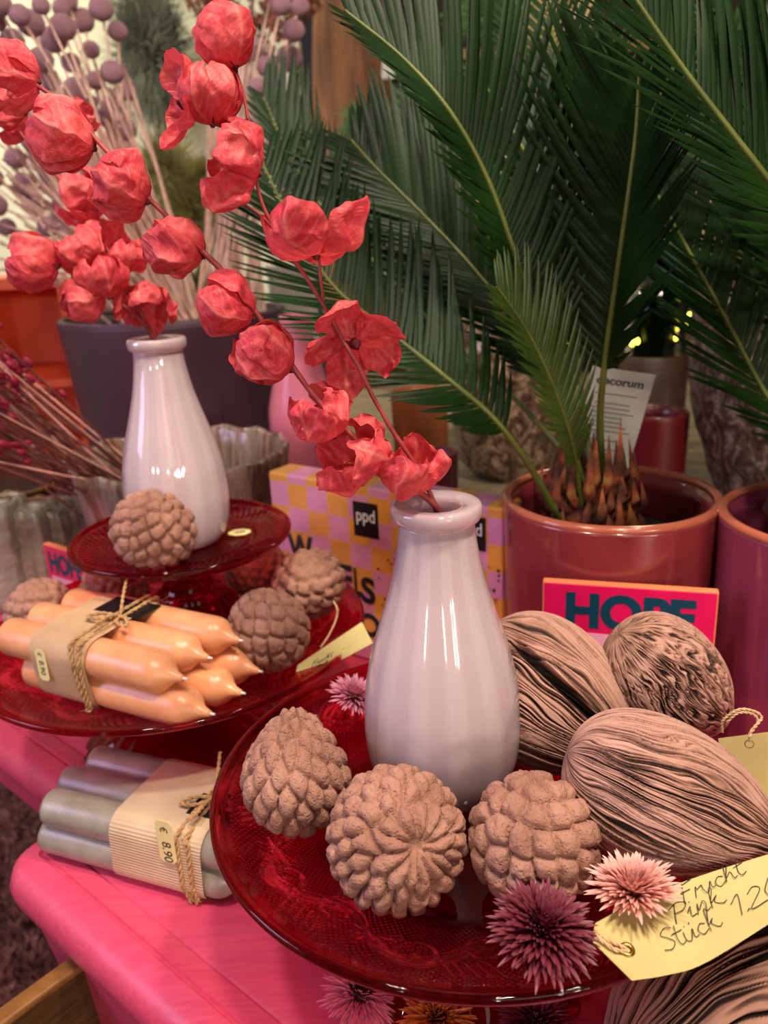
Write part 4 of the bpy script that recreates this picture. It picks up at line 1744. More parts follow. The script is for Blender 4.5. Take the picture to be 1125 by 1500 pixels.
main = P_([(652, 800, .432), (640, 745, .432), (600, 712, .430), (545, 668, .428), (500, 625, .43), (455, 575, .435), (420, 525, .44), (380, 465, .445), (330, 400, .452), (290, 362, .458), (220, 290, .468), (150, 215, .478), (90, 150, .488), (40, 115, .495), (-30, 80, .50)])
coral_branch('coral papery pod branch arching far to the upper left from the front vase', [(main, .0019, .0011)], [
    (600, 672, .424, 92, 75, .4, .55, 4, 1.0, 3),
    (512, 662, .424, 92, 150, .5, .45, 4, .9, 4),
    (470, 607, .428, 84, 120, .3, .25, 4, .8, 5),
    (388, 520, .436, 96, 150, .15, .05, 4, .5, 6),
    (333, 448, .446, 90, 155, .1, .06, 4, .35, 7),
    (258, 360, .460, 90, 160, .2, .03, 4, .4, 8),
    (180, 275, .470, 88, 150, .1, .15, 4, .6, 9),
    (91, 202, .482, 102, 165, .2, .05, 5, .3, 10),
    (18, 112, .494, 84, 170, .1, .3, 4, .5, 11),
], at(640, 800, .432))
thin = P_([(648, 790, .436), (630, 725, .436), (590, 655, .432), (545, 580, .430), (520, 530, .430), (490, 470, .432), (465, 430, .434), (440, 392, .436), (402, 340, .438), (380, 280, .440), (368, 205, .442), (356, 130, .444), (340, 90, .446)])
coral_branch('coral papery pod branch rising steeply behind from the front vase, with a star-shaped open pod', [(thin, .0014, .0008), (P_([(475, 438, .433), (470, 400, .432), (467, 360, .431)]), .0008, .0007), (P_([(400, 338, .438), (375, 310, .437), (352, 296, .436)]), .0008, .0006)], [
    (530, 528, .424, 104, -70, .75, .95, 5, .5, 13),
    (458, 322, .430, 116, 95, .15, .60, 4, .35, 14),
    (337, 236, .436, 100, 160, .2, .35, 4, .75, 15),
    (306, 138, .440, 92, 95, .25, .08, 5, .2, 16),
    (236, 140, .444, 96, 175, .75, 1.0, 5, .2, 17),
    (331, 57, .446, 92, 110, .05, .0, 3, .3, 18),
], at(640, 790, .436))
LY = LV.y
lb1 = P_([(232, 560, LY), (226, 500, LY), (200, 465, LY - .004), (150, 425, LY - .012), (95, 375, LY - .02), (50, 350, LY - .026)])
coral_branch('coral papery pod branch in the left vase spreading to the left', [(lb1, .0022, .001)], [
    (48, 383, LY - .03, 78, 170, .2, .15, 4, .4, 21),
    (122, 437, LY - .02, 68, 200, .3, .05, 4, .3, 22),
    (150, 402, LY - .018, 74, 100, .4, .25, 5, .25, 23),
    (118, 368, LY - .015, 66, 130, .1, .3, 4, .5, 24),
], at(226, 520, LY))
lb2 = P_([(230, 560, LY + .004), (224, 500, LY + .004), (190, 430, LY), (160, 370, LY), (125, 310, LY), (70, 240, LY), (10, 175, LY), (-30, 140, LY)])
coral_branch('coral papery pod branch in the left vase leaning up behind the arching one', [(lb2, .0022, .0012)], [
    (176, 362, LY, 74, 60, .3, .4, 4, .6, 26),
    (120, 287, LY, 72, 150, .1, .3, 4, .5, 27),
    (216, 452, LY - .006, 72, -85, .2, .5, 4, .8, 28),
    (10, 160, LY, 60, 170, .1, .4, 4, .5, 29),
    (125, 170, LY + .01, 40, 30, .1, .4, 4, .5, 30),
], at(226, 520, LY + .004))

# ------------------------------------------------------------------ glazed pots
def glaze(name, c1, c2, rough=.22, sc=8):
    n = N(name)
    f = n.noise(sc, 5, None, .6, .6)
    n.set(Base_Color=n.ramp(f, [(.35, c1), (.65, c2)]), Roughness=rough, Coat_Weight=.6, Coat_Roughness=.06)
    n.bump(n.noise(16, 3), .35, .004)
    return n.m


TERRA = glaze('rose_glaze', srgb(124, 42, 48), srgb(148, 60, 60))
TERRA2 = glaze('plum_rose_glaze', srgb(124, 46, 74), srgb(142, 60, 84))
RIMG = plain('bronze_rim_glaze', srgb(176, 96, 72), .2, Coat_Weight=.5)
SOIL = plain('potting_soil', srgb(36, 26, 20), .95, 90, .5, .8, 120, .004)


def pot(name, label, c, zr, R, H, m, m_rim, soil=True, taper=.94, wall=.008, wave=.012, group=None, cat='pot', zb=None, liner=True):
    zb = zr - H
    t = thing(name, (c[0], c[1], zb), label, cat, group)
    prof = [(1e-4, zb), (R * taper * .93, zb), (R * taper * .985, zb + .003), (R * taper, zb + .010)]
    for u in np.linspace(.06, .97, 22):
        prof.append((R * (taper + (1 - taper) * u), zb + H * u))
    prof += [(R * .999, zr - .0035)]
    inn = [(R - wall, zr - .004)] + [((R - wall) * (1 - (1 - taper) * (1 - u)), zr - H * (1 - u)) for u in (.9, .7, .4, .1)] + [(1e-4, zb + .012)]

    def fn(r, z, th):
        q = np.stack([np.cos(th) * 1.5, np.sin(th) * 1.5, (z - zb) / .035], -1).reshape(-1, 3)
        return r * (1 + wave * (vn(q, 3).reshape(r.shape) - .5) * np.clip((zr - z) / .02, 0, 1)), z
    part('pot_wall', MB().lathe(prof + inn, 128, (c[0], c[1], 0), fn), m, t)
    part('rim', MB().lathe([(R * .999, zr - .0035), (R + .0008, zr - .001), (R - .0015, zr + .0012), (R - wall * .5, zr + .002), (R - wall + .001, zr + .0008), (R - wall, zr - .004), (R * .999, zr - .0035)], 128, (c[0], c[1], 0)), m_rim, t)
    if soil:
        if liner:
            part('nursery_pot', MB().lathe([(R * .70, zr - .048), (R * .73, zr - .040), (R * .70, zr - .040), (R * .67, zr - .06), (R * .6, zr - .13), (R * .62, zr - .13), (R * .70, zr - .048)], 64, (c[0], c[1], 0)), BLACK, t)
        th = np.linspace(0, 2 * np.pi, 48, endpoint=False)
        rows = []
        for u in np.linspace(0.01, 1, 14):
            x = c[0] + np.cos(th) * u * R * .68
            y = c[1] + np.sin(th) * u * R * .68
            z = zr - .056 + .008 * vn(np.stack([x * 120, y * 120, x * 0], -1), 4)
            rows.append(np.stack([x, y, z], -1))
        part('soil', MB().grid(rows, wrap_v=True), SOIL, t)
    return t


PC, PR, PZ = (.1950, .670), .0915, CAMZ - .2205
P2R = .0885
p2 = at(1057, 770, .575)
P2C = (p2.x + .010 + P2R * .985, p2.y + .012)
P2Z = p2.z
pot('glazed_pot', 'rose terracotta glazed pot holding the small cycad', PC, PZ, PR, PZ - TZ, TERRA, RIMG, group='rose glazed pots')
pot('glazed_pot', 'plum rose glazed pot cut off by the right edge of the photo', P2C, P2Z, P2R, P2Z - TZ, TERRA2, RIMG, group='rose glazed pots')
print('POT2', P2C, P2Z)

# ------------------------------------------------------------------ cycads
n = N('cycad_leaf')
g = n.noise(14, 4)
n.set(Base_Color=n.ramp(g, [(.3, srgb(8, 28, 6)), (.7, srgb(22, 50, 13))]), Roughness=.42, Specular_IOR_Level=.2)
n.translucent(srgb(60, 100, 24), .14)
LEAF = n.m
n = N('cycad_young_leaf')
n.set(Base_Color=n.ramp(n.noise(14, 4), [(.3, srgb(44, 70, 24)), (.7, srgb(72, 96, 36))]), Roughness=.35)
n.translucent(srgb(110, 140, 40), .25)
LEAFY = n.m
RACH = plain('cycad_rachis', srgb(88, 98, 36), .45, 30, .3)
n = N('cycad_trunk')
n.set(Base_Color=n.ramp(n.noise(60, 5), [(.3, srgb(64, 34, 20)), (.48, srgb(126, 70, 40)), (.58, srgb(170, 84, 50)), (.72, srgb(168, 136, 66))]), Roughness=.75)
n.bump(n.noise(140, 4), .5, .002)
TRUNK = n.m


def frond(parent, pts, nlead, lmax, face, m=LEAF, ang=48, start=.22, w=.0042, seed=0, vfold=.35, droop=.12, lside=1., rside=1., r0=.0028):
    "pts along the midrib from base to tip; face = direction the upper surface looks"
    rg = np.random.default_rng(seed)
    P = smooth_path(pts, 140)
    T = np.gradient(P, axis=0)
    T /= np.linalg.norm(T, axis=1)[:, None]
    L = np.concatenate([[0], np.cumsum(np.linalg.norm(np.diff(P, axis=0), axis=1))])
    L /= L[-1]
    mb = MB()
    F0 = np.array(V(face))
    for i in range(nlead):
        u = start + (1 - start) * (i + .5) / nlead
        c = np.array([np.interp(u, L, P[:, k]) for k in range(3)])
        t = np.array([np.interp(u, L, T[:, k]) for k in range(3)])
        t /= np.linalg.norm(t)
        f = F0 - t * (F0 @ t)
        f /= np.linalg.norm(f)
        s = np.cross(t, f)                  # right-hand side seen from the face
        uu = (u - start) / (1 - start)
        ln = lmax * (.35 + .65 * min(1, uu / .25)) * (1 - max(0, (uu - .70) / .30) ** 1.6 * .72)
        for sg, k in ((-1, lside), (1, rside)):
            if k <= 0:
                continue
            aa = rad(ang * (1.15 - .45 * uu) + rg.uniform(-5, 5))
            d = t * math.cos(aa) + s * sg * math.sin(aa) + f * (vfold + rg.uniform(-.08, .08))
            d /= np.linalg.norm(d)
            ll = ln * k * rg.uniform(.92, 1.06)
            n_ = np.cross(d, t) * sg
            n_ /= np.linalg.norm(n_) + 1e-9
            if n_ @ f < 0:
                n_ = -n_
            side = np.cross(n_, d)
            rows, q = [], c + s * sg * .0012
            dd = d.copy()
            for j, (uj, wj) in enumerate(((0, .55), (.2, 1.0), (.45, 1.0), (.7, .82), (.9, .42), (1.0, .03))):
                bend = droop * uj * uj
                pt = q + d * ll * uj - f * ll * bend * .6 + t * ll * .10 * uj * uj
                ww = w * .45 * wj
                rows.append([pt - side * ww - n_ * ww * .25, pt + n_ * ww * .12, pt + side * ww - n_ * ww * .25])
            mb.grid(rows)
    o = part('frond', mb, m, parent)
    part('midrib', MB().tube(P, np.linspace(r0, r0 * .35, len(P)), 8), RACH, o)
    return o


def trunk(parent, c, z0, R, H, seed):
    rg = np.random.default_rng(seed)
    mb = MB().lathe([(1e-4, z0), (R * .8, z0), (R, z0 + H * .25), (R * .95, z0 + H * .55), (R * .6, z0 + H * .85), (1e-4, z0 + H)], 40, (c[0], c[1], 0))
    for i in range(90):
        a = i * 2.39996 + rg.uniform(-.3, .3)
        u = i / 90
        zz = z0 + H * (.05 + .85 * u)
        rr = R * (1.0 - .55 * max(0, u - .5) * 1.6) * rg.uniform(.86, 1.08)
        d = np.array([math.cos(a), math.sin(a), 0])
        b = np.array([c[0], c[1], zz]) + d * rr * .85
        l_ = R * rg.uniform(.25, .95) * (1 + .6 * u)
        tip = b + d * l_ * .35 + np.array([0, 0, l_ * (.9 + .5 * u)])
        s = np.array([-d[1], d[0], 0]) * R * .20
        m_ = b + d * l_ * .42 + np.array([0, 0, l_ * .45])
        mb.add([b - s, b + s, m_ + s * .7, m_ - s * .7, tip, b + d * R * .16, m_ + d * R * .16],
               [(0, 5, 6, 3), (5, 1, 2, 6), (3, 6, 4), (6, 2, 4)])
    return part('trunk', mb, TRUNK, parent)


cy1 = (PC[0] - .012, PC[1] + .012)
YT = cy1[1]
cyc = thing('potted_cycad', (cy1[0], cy1[1], PZ - .050), 'small green cycad palm with a stubby scaly trunk, in the rose terracotta pot', 'plant', 'cycad palms')
trunk(cyc, cy1, PZ - .050, .034, .062, 3)
fr = lambda pts, *a, **k: frond(cyc, [at(x, y, Y) for x, y, Y in pts], *a, **k)
# upright frond in the middle
fr([(884, 715, YT - .01), (879, 620, YT - .02), (885, 540, YT - .03), (900, 430, YT - .04), (920, 290, YT - .05), (932, 190, YT - .05), (936, 110, YT - .05)], 58, .125, toC * 1 + IR * -.75, ang=42, start=.34, w=.0058, seed=1, vfold=.45, rside=.72, r0=.0034)
# long frond to the upper left
fr([(838, 740, YT - .015), (828, 640, YT - .03), (800, 520, YT - .04), (760, 390, YT - .05), (715, 265, YT - .05), (660, 165, YT - .05), (590, 85, YT - .04), (505, 15, YT - .03)], 66, .135, toC * 1 + IR * .25 + IU * .35, ang=46, start=.30, w=.0060, seed=2, vfold=.25, lside=.36, rside=1.1, r0=.0032)
# low frond to the left
fr([(822, 765, YT - .03), (780, 690, YT - .05), (725, 615, YT - .06), (650, 550, YT - .05), (570, 485, YT - .02), (490, 420, YT + .02), (430, 330, YT + .06), (385, 240, YT + .1)], 60, .098, toC * 1 + IU * .35 + IR * .15, ang=50, start=.24, w=.0058, seed=3, vfold=.2, lside=.85, rside=1.2, r0=.0030)
# short young frond
fr([(852, 740, YT - .025), (838, 650, YT - .05), (812, 570, YT - .06), (775, 490, YT - .07), (728, 420, YT - .08)], 44, .058, toC * .9 + IR * .3 + IU * .3, LEAFY, ang=46, start=.22, w=.0042, seed=4, vfold=.25, lside=.7, r0=.0022)
# darker fronds further back
fr([(860, 725, YT), (820, 600, YT + .03), (760, 480, YT + .05), (690, 390, YT + .07), (620, 315, YT + .09), (550, 245, YT + .11), (515, 205, YT + .13)], 60, .10, toC * 1 + IU * .25, ang=46, start=.28, w=.006, seed=5, vfold=.2, rside=1.1)
fr([(870, 725, YT + .01), (850, 560, YT + .05), (830, 400, YT + .08), (790, 270, YT + .11), (740, 170, YT + .15), (700, 110, YT + .19)], 56, .105, toC * 1 + IR * .3, ang=44, start=.28, w=.006, seed=6, vfold=.25)
fr([(880, 725, YT + .015), (880, 560, YT + .06), (875, 400, YT + .1), (850, 240, YT + .15), (825, 120, YT + .2), (805, 20, YT + .25), (800, -60, YT + .3)], 56, .115, toC * 1 + IR * -.3, ang=44, start=.3, w=.006, seed=7, vfold=.3)
fr([(880, 725, YT + .01), (760, 590, YT + .1), (650, 490, YT + .2), (550, 385, YT + .27), (470, 300, YT + .31), (425, 230, YT + .33), (385, 140, YT + .35)], 56, .105, toC * 1 + IU * .2 + IR * .2, ang=40, start=.45, w=.007, seed=8, vfold=.15, lside=.6, rside=1.2)

cy2 = (P2C[0] + .0, P2C[1] + .02)
cyc2 = thing('potted_cycad', (cy2[0], cy2[1], P2Z - .050), 'large cycad palm whose fronds enter from the right edge, in the plum rose pot', 'plant', 'cycad palms')
trunk(cyc2, cy2, P2Z - .050, .032, .065, 8)
Y2 = cy2[1]
fr2 = lambda pts, *a, **k: frond(cyc2, [at(x, y, Y) for x, y, Y in pts], *a, **k)
fr2([(1300, 700, Y2), (1270, 520, Y2 - .03), (1200, 370, Y2 - .05), (1125, 265, Y2 - .06), (1060, 180, Y2 - .06), (1000, 100, Y2 - .055), (935, 5, Y2 - .05), (890, -70, Y2 - .04)], 60, .125, toC * 1 + IR * .25 + IU * .3, ang=46, start=.28, w=.0056, seed=11, vfold=.22, lside=.8, rside=1.15, r0=.0034)
fr2([(1290, 730, Y2 + .01), (1210, 690, Y2 + .03), (1130, 590, Y2 + .05), (1070, 480, Y2 + .07), (1010, 370, Y2 + .09), (960, 280, Y2 + .11), (930, 225, Y2 + .13)], 58, .115, toC * 1 + IU * .3, ang=42, start=.2, w=.0056, seed=12, vfold=.3, lside=.9, rside=1.1)
fr2([(1300, 720, Y2 + .02), (1240, 560, Y2 + .06), (1160, 420, Y2 + .10), (1100, 310, Y2 + .14), (1040, 200, Y2 + .2), (985, 100, Y2 + .26)], 56, .15, toC * 1 + IU * .2 + IR * .1, ang=46, start=.25, w=.006, seed=13, vfold=.2)
fr2([(1310, 720, Y2 + .02), (1270, 500, Y2 + .04), (1210, 330, Y2 + .06), (1150, 200, Y2 + .10), (1100, 60, Y2 + .14)], 50, .15, toC * 1, ang=46, start=.25, w=.006, seed=14, vfold=.2)

# plant label
PW = plain('white_plant_label', srgb(196, 192, 180), .55, 20, .05)
GREYP = plain('grey_print', srgb(120, 118, 112), .6)
a0 = at(862, 548, YT + .048)
a1 = at(963, 552, YT + .046)
b0 = at(848, 700, YT + .040)
a0 = at(868, 536, YT + .048)
a1 = at(961, 549, YT + .046)
b1 = at(916, 700, YT + .040)
exl = (a1 - a0)
wl = exl.length
exl.normalize()
dn = (b1 - a1)
dn = (dn - exl * dn.dot(exl) * .0)
hl = dn.length + .045
dn.normalize()
t = thing('plant_label', a1 + dn * hl, 'white printed care label stuck in the soil behind the cycad trunk', 'label')
o = part('label_card', MB().add([tuple(q) for q in (a0, a1, a1 + dn * hl, a0 + dn * hl)] + [tuple(q + IF * .0005) for q in (a0, a1, a1 + dn * hl, a0 + dn * hl)], [(3, 2, 1, 0), (4, 5, 6, 7), (0, 1, 5, 4), (1, 2, 6, 5), (2, 3, 7, 6), (3, 0, 4, 7)]), PW, t, smooth=False)
text_on('lettering', 'decorum', a0 + exl * wl * .12 + dn * .014 + toC * .0004, exl, -dn, .0068, BLACK, o, width=wl * .74, bold=.03)
for i in range(14):
    if i in (1, 9, 11):
        continue
    u0 = a0 + exl * wl * (.14 + .02 * (i % 3)) + dn * (.022 + i * .0042) + toC * .0004
    part('print_line', MB().add([tuple(q) for q in (u0, u0 + exl * wl * (.68 - .06 * ((i * 7) % 4)), u0 + exl * wl * (.68 - .06 * ((i * 7) % 4)) + dn * .0012, u0 + dn * .0012)], [(3, 2, 1, 0)]), GREYP, o, smooth=False)

# ------------------------------------------------------------------ things on the dresser behind the plates
n = N('striped_glaze')
x = n.new('ShaderNodeSeparateXYZ')
n.l(n.co, x.inputs[0])
ang = n.math('ARCTAN2', x.outputs[1], x.outputs[0])
cv = n.new('ShaderNodeCombineXYZ')
n.l(n.math('MULTIPLY', n.math('SINE', ang), 3.2), cv.inputs[0])
n.l(n.math('MULTIPLY', n.math('COSINE', ang), 3.2), cv.inputs[1])
n.l(n.math('MULTIPLY', x.outputs[2], 3.0), cv.inputs[2])
g = n.noise(2.2, 5, cv.outputs[0], .65, .5)
n.set(Base_Color=n.ramp(g, [(.30, srgb(62, 38, 28)), (.42, srgb(118, 78, 60)), (.52, srgb(150, 130, 124)), (.60, srgb(92, 74, 48)), (.72, srgb(134, 122, 124))]), Roughness=.18, Coat_Weight=.8, Coat_Roughness=.05)
n.bump(g, .3, .004)
STRIPE = n.m
sp0 = at(262, 662, .985)
SR = 160 * pxm(sp0)
sH = sp0.z - TZ
t = thing('glazed_bowl', (sp0.x, sp0.y, TZ), 'wide brown and lilac striped glazed planter with a wavy rim behind the left vase', 'planter')
prof = [(1e-4, TZ), (SR * .72, TZ), (SR * .74, TZ + .004)]
for u in np.linspace(.05, 1, 18):
    prof.append((SR * (.74 + .26 * u ** .8), TZ + sH * u))
prof += [(SR - .002, sp0.z + .003), (SR - .007, sp0.z + .002), (SR - .010, sp0.z - .004)]
for u in (.85, .6, .3):
    prof.append((SR * (.74 + .26 * u ** .8) - .010, TZ + sH * u))
prof += [(1e-4, TZ + sH * .3)]


def fnw(r, z, th):
    m = np.clip((z - TZ) / sH, 0, 1)
    return r * (1 + .012 * m * np.sin(th * 15) + .006 * np.sin(th * 4)), z + m ** 4 * .0022 * np.sin(th * 15 + 1)


part('bowl_wall', MB().lathe(prof, 180, (sp0.x, sp0.y, 0), fnw), STRIPE, t)

# dark red dried bunch lying over its rim to the left
GRAIN = plain('crimson_seed_heads', srgb(140, 16, 52), .6, 200, .3)
STRAW = plain('brown_red_straw', srgb(104, 50, 44), .7, 60, .3)
STRAWP = plain('pink_straw', srgb(206, 150, 140), .6, 60, .2)
rng = np.random.default_rng(12)
first = []
for k in range(5):
    mbs, mbg = MB(), MB()
    b0 = V((0, 0, 0))
    L = .40 + .02 * k
    pts = [V((0, 0, 0)), V((L * .35, 0, .004 * (k - 2))), V((L * .7, .006 * (k - 2), .004)), V((L, .012 * (k - 2), .0))]
    P = smooth_path(pts, 24)
    mbs.tube(P, np.linspace(.0016, .0007, 24), 6)
    for i in range(16):
        u = rng.uniform(.52, 1.0)
        c = P[int(u * 23)] + rng.normal(0, .008, 3)
        rr = rng.uniform(.0030, .0050)
        v, f = ico(2)
        mbg.add(v * np.array([rr * 1.5, rr * .8, rr * .8]) + c, f)
        mbs.tube([P[int(u * 23)], (P[int(u * 23)] + c) / 2, c], .0004, 4)
    first.append((mbs, mbg))
base = V((sp0.x - .035, sp0.y - .02, sp0.z - .075))
protos = []
for k, (mbs, mbg) in enumerate(first):
    t = thing('dried_seed_stalk', base, 'thin brown red straw stalk with crimson seed heads fanning left out of the striped planter', 'dried stalk', 'crimson seed stalks in the striped planter')
    mbs.v = [q + np.array(base) for q in mbs.v]
    mbg.v = [q + np.array(base) for q in mbg.v]
    part('stalk', mbs, STRAW if k != 3 else STRAWP, t)
    part('seed_heads', mbg, GRAIN, t).__setitem__('kind', 'stuff')
    protos.append(t)
targets = []
rng = np.random.default_rng(21)
for i in range(72):
    v_ = rng.uniform(0, 1)
    px = -60 + 40 * rng.uniform(-1, 1)
    py = 440 + 225 * v_
    targets.append(at(px, py, .93 + .16 * rng.uniform(-1, 1)))
for i, tg in enumerate(targets):
    o = protos[i] if i < 5 else copy_tree(protos[int(rng.integers(0, 5))])
    bb = base + V((rng.uniform(-.05, .05), rng.uniform(-.04, .04), rng.uniform(-.02, .02)))
    d = (tg - bb).normalized()
    o.location = bb
    o.rotation_mode = 'QUATERNION'
    o.rotation_quaternion = d.to_track_quat('X', 'Z') @ Matrix.Rotation(rng.uniform(0, 6.28), 3, 'X').to_quaternion()

# wrapped grey packs standing in a row
n = N('cellophane_wrap')
n.set(Base_Color=n.ramp(n.noise(18, 5), [(.3, srgb(126, 118, 104)), (.7, srgb(184, 178, 162))]), Roughness=.22, Coat_Weight=1.0, Coat_Roughness=.05)
n.bump(n.noise(40, 3, None, .5, 2.0), .8, .006)
WRAP = n.m
lbls = ['grey pack in shiny cellophane, cut off by the left edge of the photo', 'pale grey cellophane pack with a crumpled top, second from the left edge', 'narrow grey cellophane pack next to the striped planter', 'dark grey cellophane pack right against the striped planter']
for k, (px0, px1, py, Y, dk) in enumerate(((-60, 8, 750, .935, 0), (11, 56, 752, .955, 0), (60, 86, 752, .985, 0), (88, 112, 748, 1.02, 1))):
    a, b = at(px0, py, Y), at(px1, py, Y)
    w_, h_ = (b - a).x, a.z - TZ
    t = thing('wrapped_pack', (a.x, a.y, TZ), lbls[k], 'wrapped pack', 'cellophane packs at the left edge')
    nx, ny, nz = 8, 10, 16
    mb = MB()
    bm = bmesh.new()
    bmesh.ops.create_cube(bm, size=1)
    bmesh.ops.subdivide_edges(bm, edges=bm.edges, cuts=9, use_grid_fill=True)
    v = np.array([q.co[:] for q in bm.verts]) + .5
    f = [[q.index for q in p.verts] for p in bm.faces]
    bm.free()
    # pinch the corners a little, as wrapping does
    e = np.abs(v - .5) * 2
    rnd = 1 - .035 * (np.clip(e[:, 0], .7, 1) - .7) / .3 * (np.clip(e[:, 1], .7, 1) - .7) / .3
    p = v.copy()
    p[:, :2] = .5 + (v[:, :2] - .5) * rnd[:, None]
    p = p * np.array([w_ * .96, .075, h_])
    p += (np.stack([vn(v * 6 + k * 9, 1), vn(v * 6 + k * 9, 2), vn(v * 6 + k * 9, 3)], -1) - .5) * .006 * np.minimum(1, v[:, 2:] * 4)
    p[:, 2] = np.maximum(p[:, 2], .0005)
    mb.add(p + np.array([a.x, a.y, TZ]), f)
    part('wrapper', mb, WRAP, t)
    part('folded_seal', MB().box((a.x + w_ * .15, a.y + .028, TZ + h_ - .003), (w_ * .66, 0, 0), (0, .018, 0), (0, 0, .0055)), WRAP, t)

# dark glass bowl with a gilt rim at the left edge
n = N('smoked_glass')
n.set(Base_Color=srgb(120, 96, 92), Roughness=.04, Transmission_Weight=.85, IOR=1.3)
n.clear(srgb(150, 110, 104), .35)
SMOKE = n.m
GILT = plain('gilt_rim', srgb(176, 150, 70), .25, Metallic=.8)
gb = at(-45, 706, 1.12)
GR = .145
hb = gb.z - TZ
t = thing('glass_bowl', (gb.x, gb.y, TZ), 'smoky glass bowl with a thin gilt rim at the left edge, behind the cellophane packs', 'bowl')
pr = [(1e-4, TZ + .002), (.05, TZ + .0005)] + [(.05 + (GR - .05) * math.sin(u * 1.57) ** .8, TZ + .001 + hb * (1 - math.cos(u * 1.57)) ** 1.1) for u in np.linspace(.15, 1, 14)]
pi = [(max(1e-4, r_ - .004), z_ + .003) for r_, z_ in pr[::-1]]
part('bowl_wall', MB().lathe(pr + pi, 96, (gb.x, gb.y, 0)), SMOKE, t)
th = np.linspace(0, 2 * np.pi, 97)
part('rim', MB().tube(np.stack([gb.x + (GR - .002) * np.cos(th), gb.y + (GR - .002) * np.sin(th), np.full(97, gb.z + .003)], -1), .0022, 8, caps=False), GILT, t)

# pots further back on the plank table
MAUVE = plain('mauve_planter_paint', srgb(70, 42, 58), .45, 6, .12)


def simple_pot(name, label, cat, px, py_top, Y, wpx, m, taper=.85, wall=.006, H=None, z0=TZ, group=None, n_=72, fn=None):
    p = at(px, py_top, Y)
    R = wpx * .5 * pxm(p)
    H = p.z - z0
    t = thing(name, (p.x, p.y, z0), label, cat, group)
    pr = [(1e-4, z0), (R * taper * .96, z0), (R * taper, z0 + .004)] + [(R * (taper + (1 - taper) * u), z0 + H * u) for u in np.linspace(.1, .98, 12)] + [(R, p.z), (R - wall * .4, p.z + .0015), (R - wall, p.z)] + [((R - wall) * (taper + (1 - taper) * u), z0 + H * u) for u in (.9, .6, .35)] + [(1e-4, z0 + H * .33)]
    part('pot_wall', MB().lathe(pr, n_, (p.x, p.y, 0), fn), m, t)
    th = np.linspace(0, 2 * np.pi, 73)
    part('rim', MB().tube(np.stack([p.x + (R - wall / 2) * np.cos(th), p.y + (R - wall / 2) * np.sin(th), np.full(73, p.z)], -1), wall * .55, 8, caps=False), m, t)
    return p, R, t


mp_, MR, mt = simple_pot('planter', 'big dark mauve planter behind the left vase, holding the ball flowers', 'planter', 255, 462, 1.50, 325, MAUVE, .86, .012)
th = np.linspace(0, 2 * np.pi, 40, endpoint=False)
part('soil', MB().grid([np.stack([mp_.x + MR * u * .93 * np.cos(th), mp_.y + MR * u * .93 * np.sin(th), np.full(40, mp_.z - .03)], -1) for u in np.linspace(.01, 1, 8)], wrap_v=True), SOIL, mt)
PINKV = plain('pink_ceramic', srgb(226, 124, 150), .35, 12, .08, Coat_Weight=.4)
pv = at(432, 462, 1.14)
pr_ = 52 * pxm(pv)
hv = pv.z - TZ
t = thing('pink_vase', (pv.x, pv.y, TZ), 'tall pink ceramic bottle vase left of the napkin pack', 'vase')
prv = [(1e-4, TZ), (pr_ * .80, TZ), (pr_ * .86, TZ + .01), (pr_ * .98, TZ + hv * .3), (pr_, TZ + hv * .5), (pr_ * .97, TZ + hv * .62), (pr_ * .72, TZ + hv * .76), (pr_ * .50, TZ + hv * .88), (pr_ * .46, TZ + hv), (pr_ * .42, TZ + hv + .002), (pr_ * .36, TZ + hv - .002), (pr_ * .36, TZ + hv * .85), (pr_ * .6, TZ + hv * .72), (1e-4, TZ + hv * .7)]
k = smooth_path([(a, 0, b) for a, b in prv[2:9]], 30)
part('body', MB().lathe(prv[:2] + [(q[0], q[2]) for q in k] + prv[9:], 64, (pv.x, pv.y, 0)), PINKV, t)
GREYB = plain('grey_board', srgb(150, 142, 140), .6, 20, .1)
b0, b1 = at(398, 404, 1.62), at(462, 404, 1.62)
tg_ = thing('grey_box', (b0.x, b0.y, TZ), 'plain grey box standing behind the pink bottle vase', 'box')
o = part('carton', MB().box((b0.x, b0.y, TZ), ((b1 - b0).x, .02, 0), (-.02, .10, 0), (0, 0, b0.z - TZ)), GREYB, tg_, smooth=False)
bevel(o, .003)
part('lid', MB().box((b0.x - .003, b0.y - .003, b0.z - .001), ((b1 - b0).x + .006, .021, 0), (-.021, .107, 0), (0, 0, .016)), GREYB, tg_, smooth=False)
BROWNP = plain('tan_pot', srgb(160, 92, 48), .5, 18, .15)
simple_pot('clay_pot', 'tan brown pot under the low cycad frond, left of the mosaic pot', 'pot', 614, 574, 1.28, 84, BROWNP, .92, .005)
PLUM = plain('plum_pot', srgb(128, 54, 66), .4, 18, .12, Coat_Weight=.3)
simple_pot('plum_pot', 'small plum coloured pot just behind the napkin pack', 'pot', 636, 664, .98, 70, PLUM, .92, .005)
DRED = plain('dark_red_lacquer', srgb(98, 18, 26), .35, 18, .1, Coat_Weight=.3)
simple_pot('lacquer_pot', 'dark red cylindrical pot behind the white care label', 'pot', 958, 604, 1.17, 100, DRED, .97, .005)
n = N('clear_glass')
n.set(Base_Color=srgb(220, 236, 226), Roughness=.03, Transmission_Weight=1., IOR=1.4)
n.clear((.86, .92, .88), .5)
CLEAR = n.m
simple_pot('glass_tumbler', 'small clear glass tumbler between the pink vase and the napkin pack', 'glass', 490, 636, 1.12, 44, CLEAR, .9, .003)

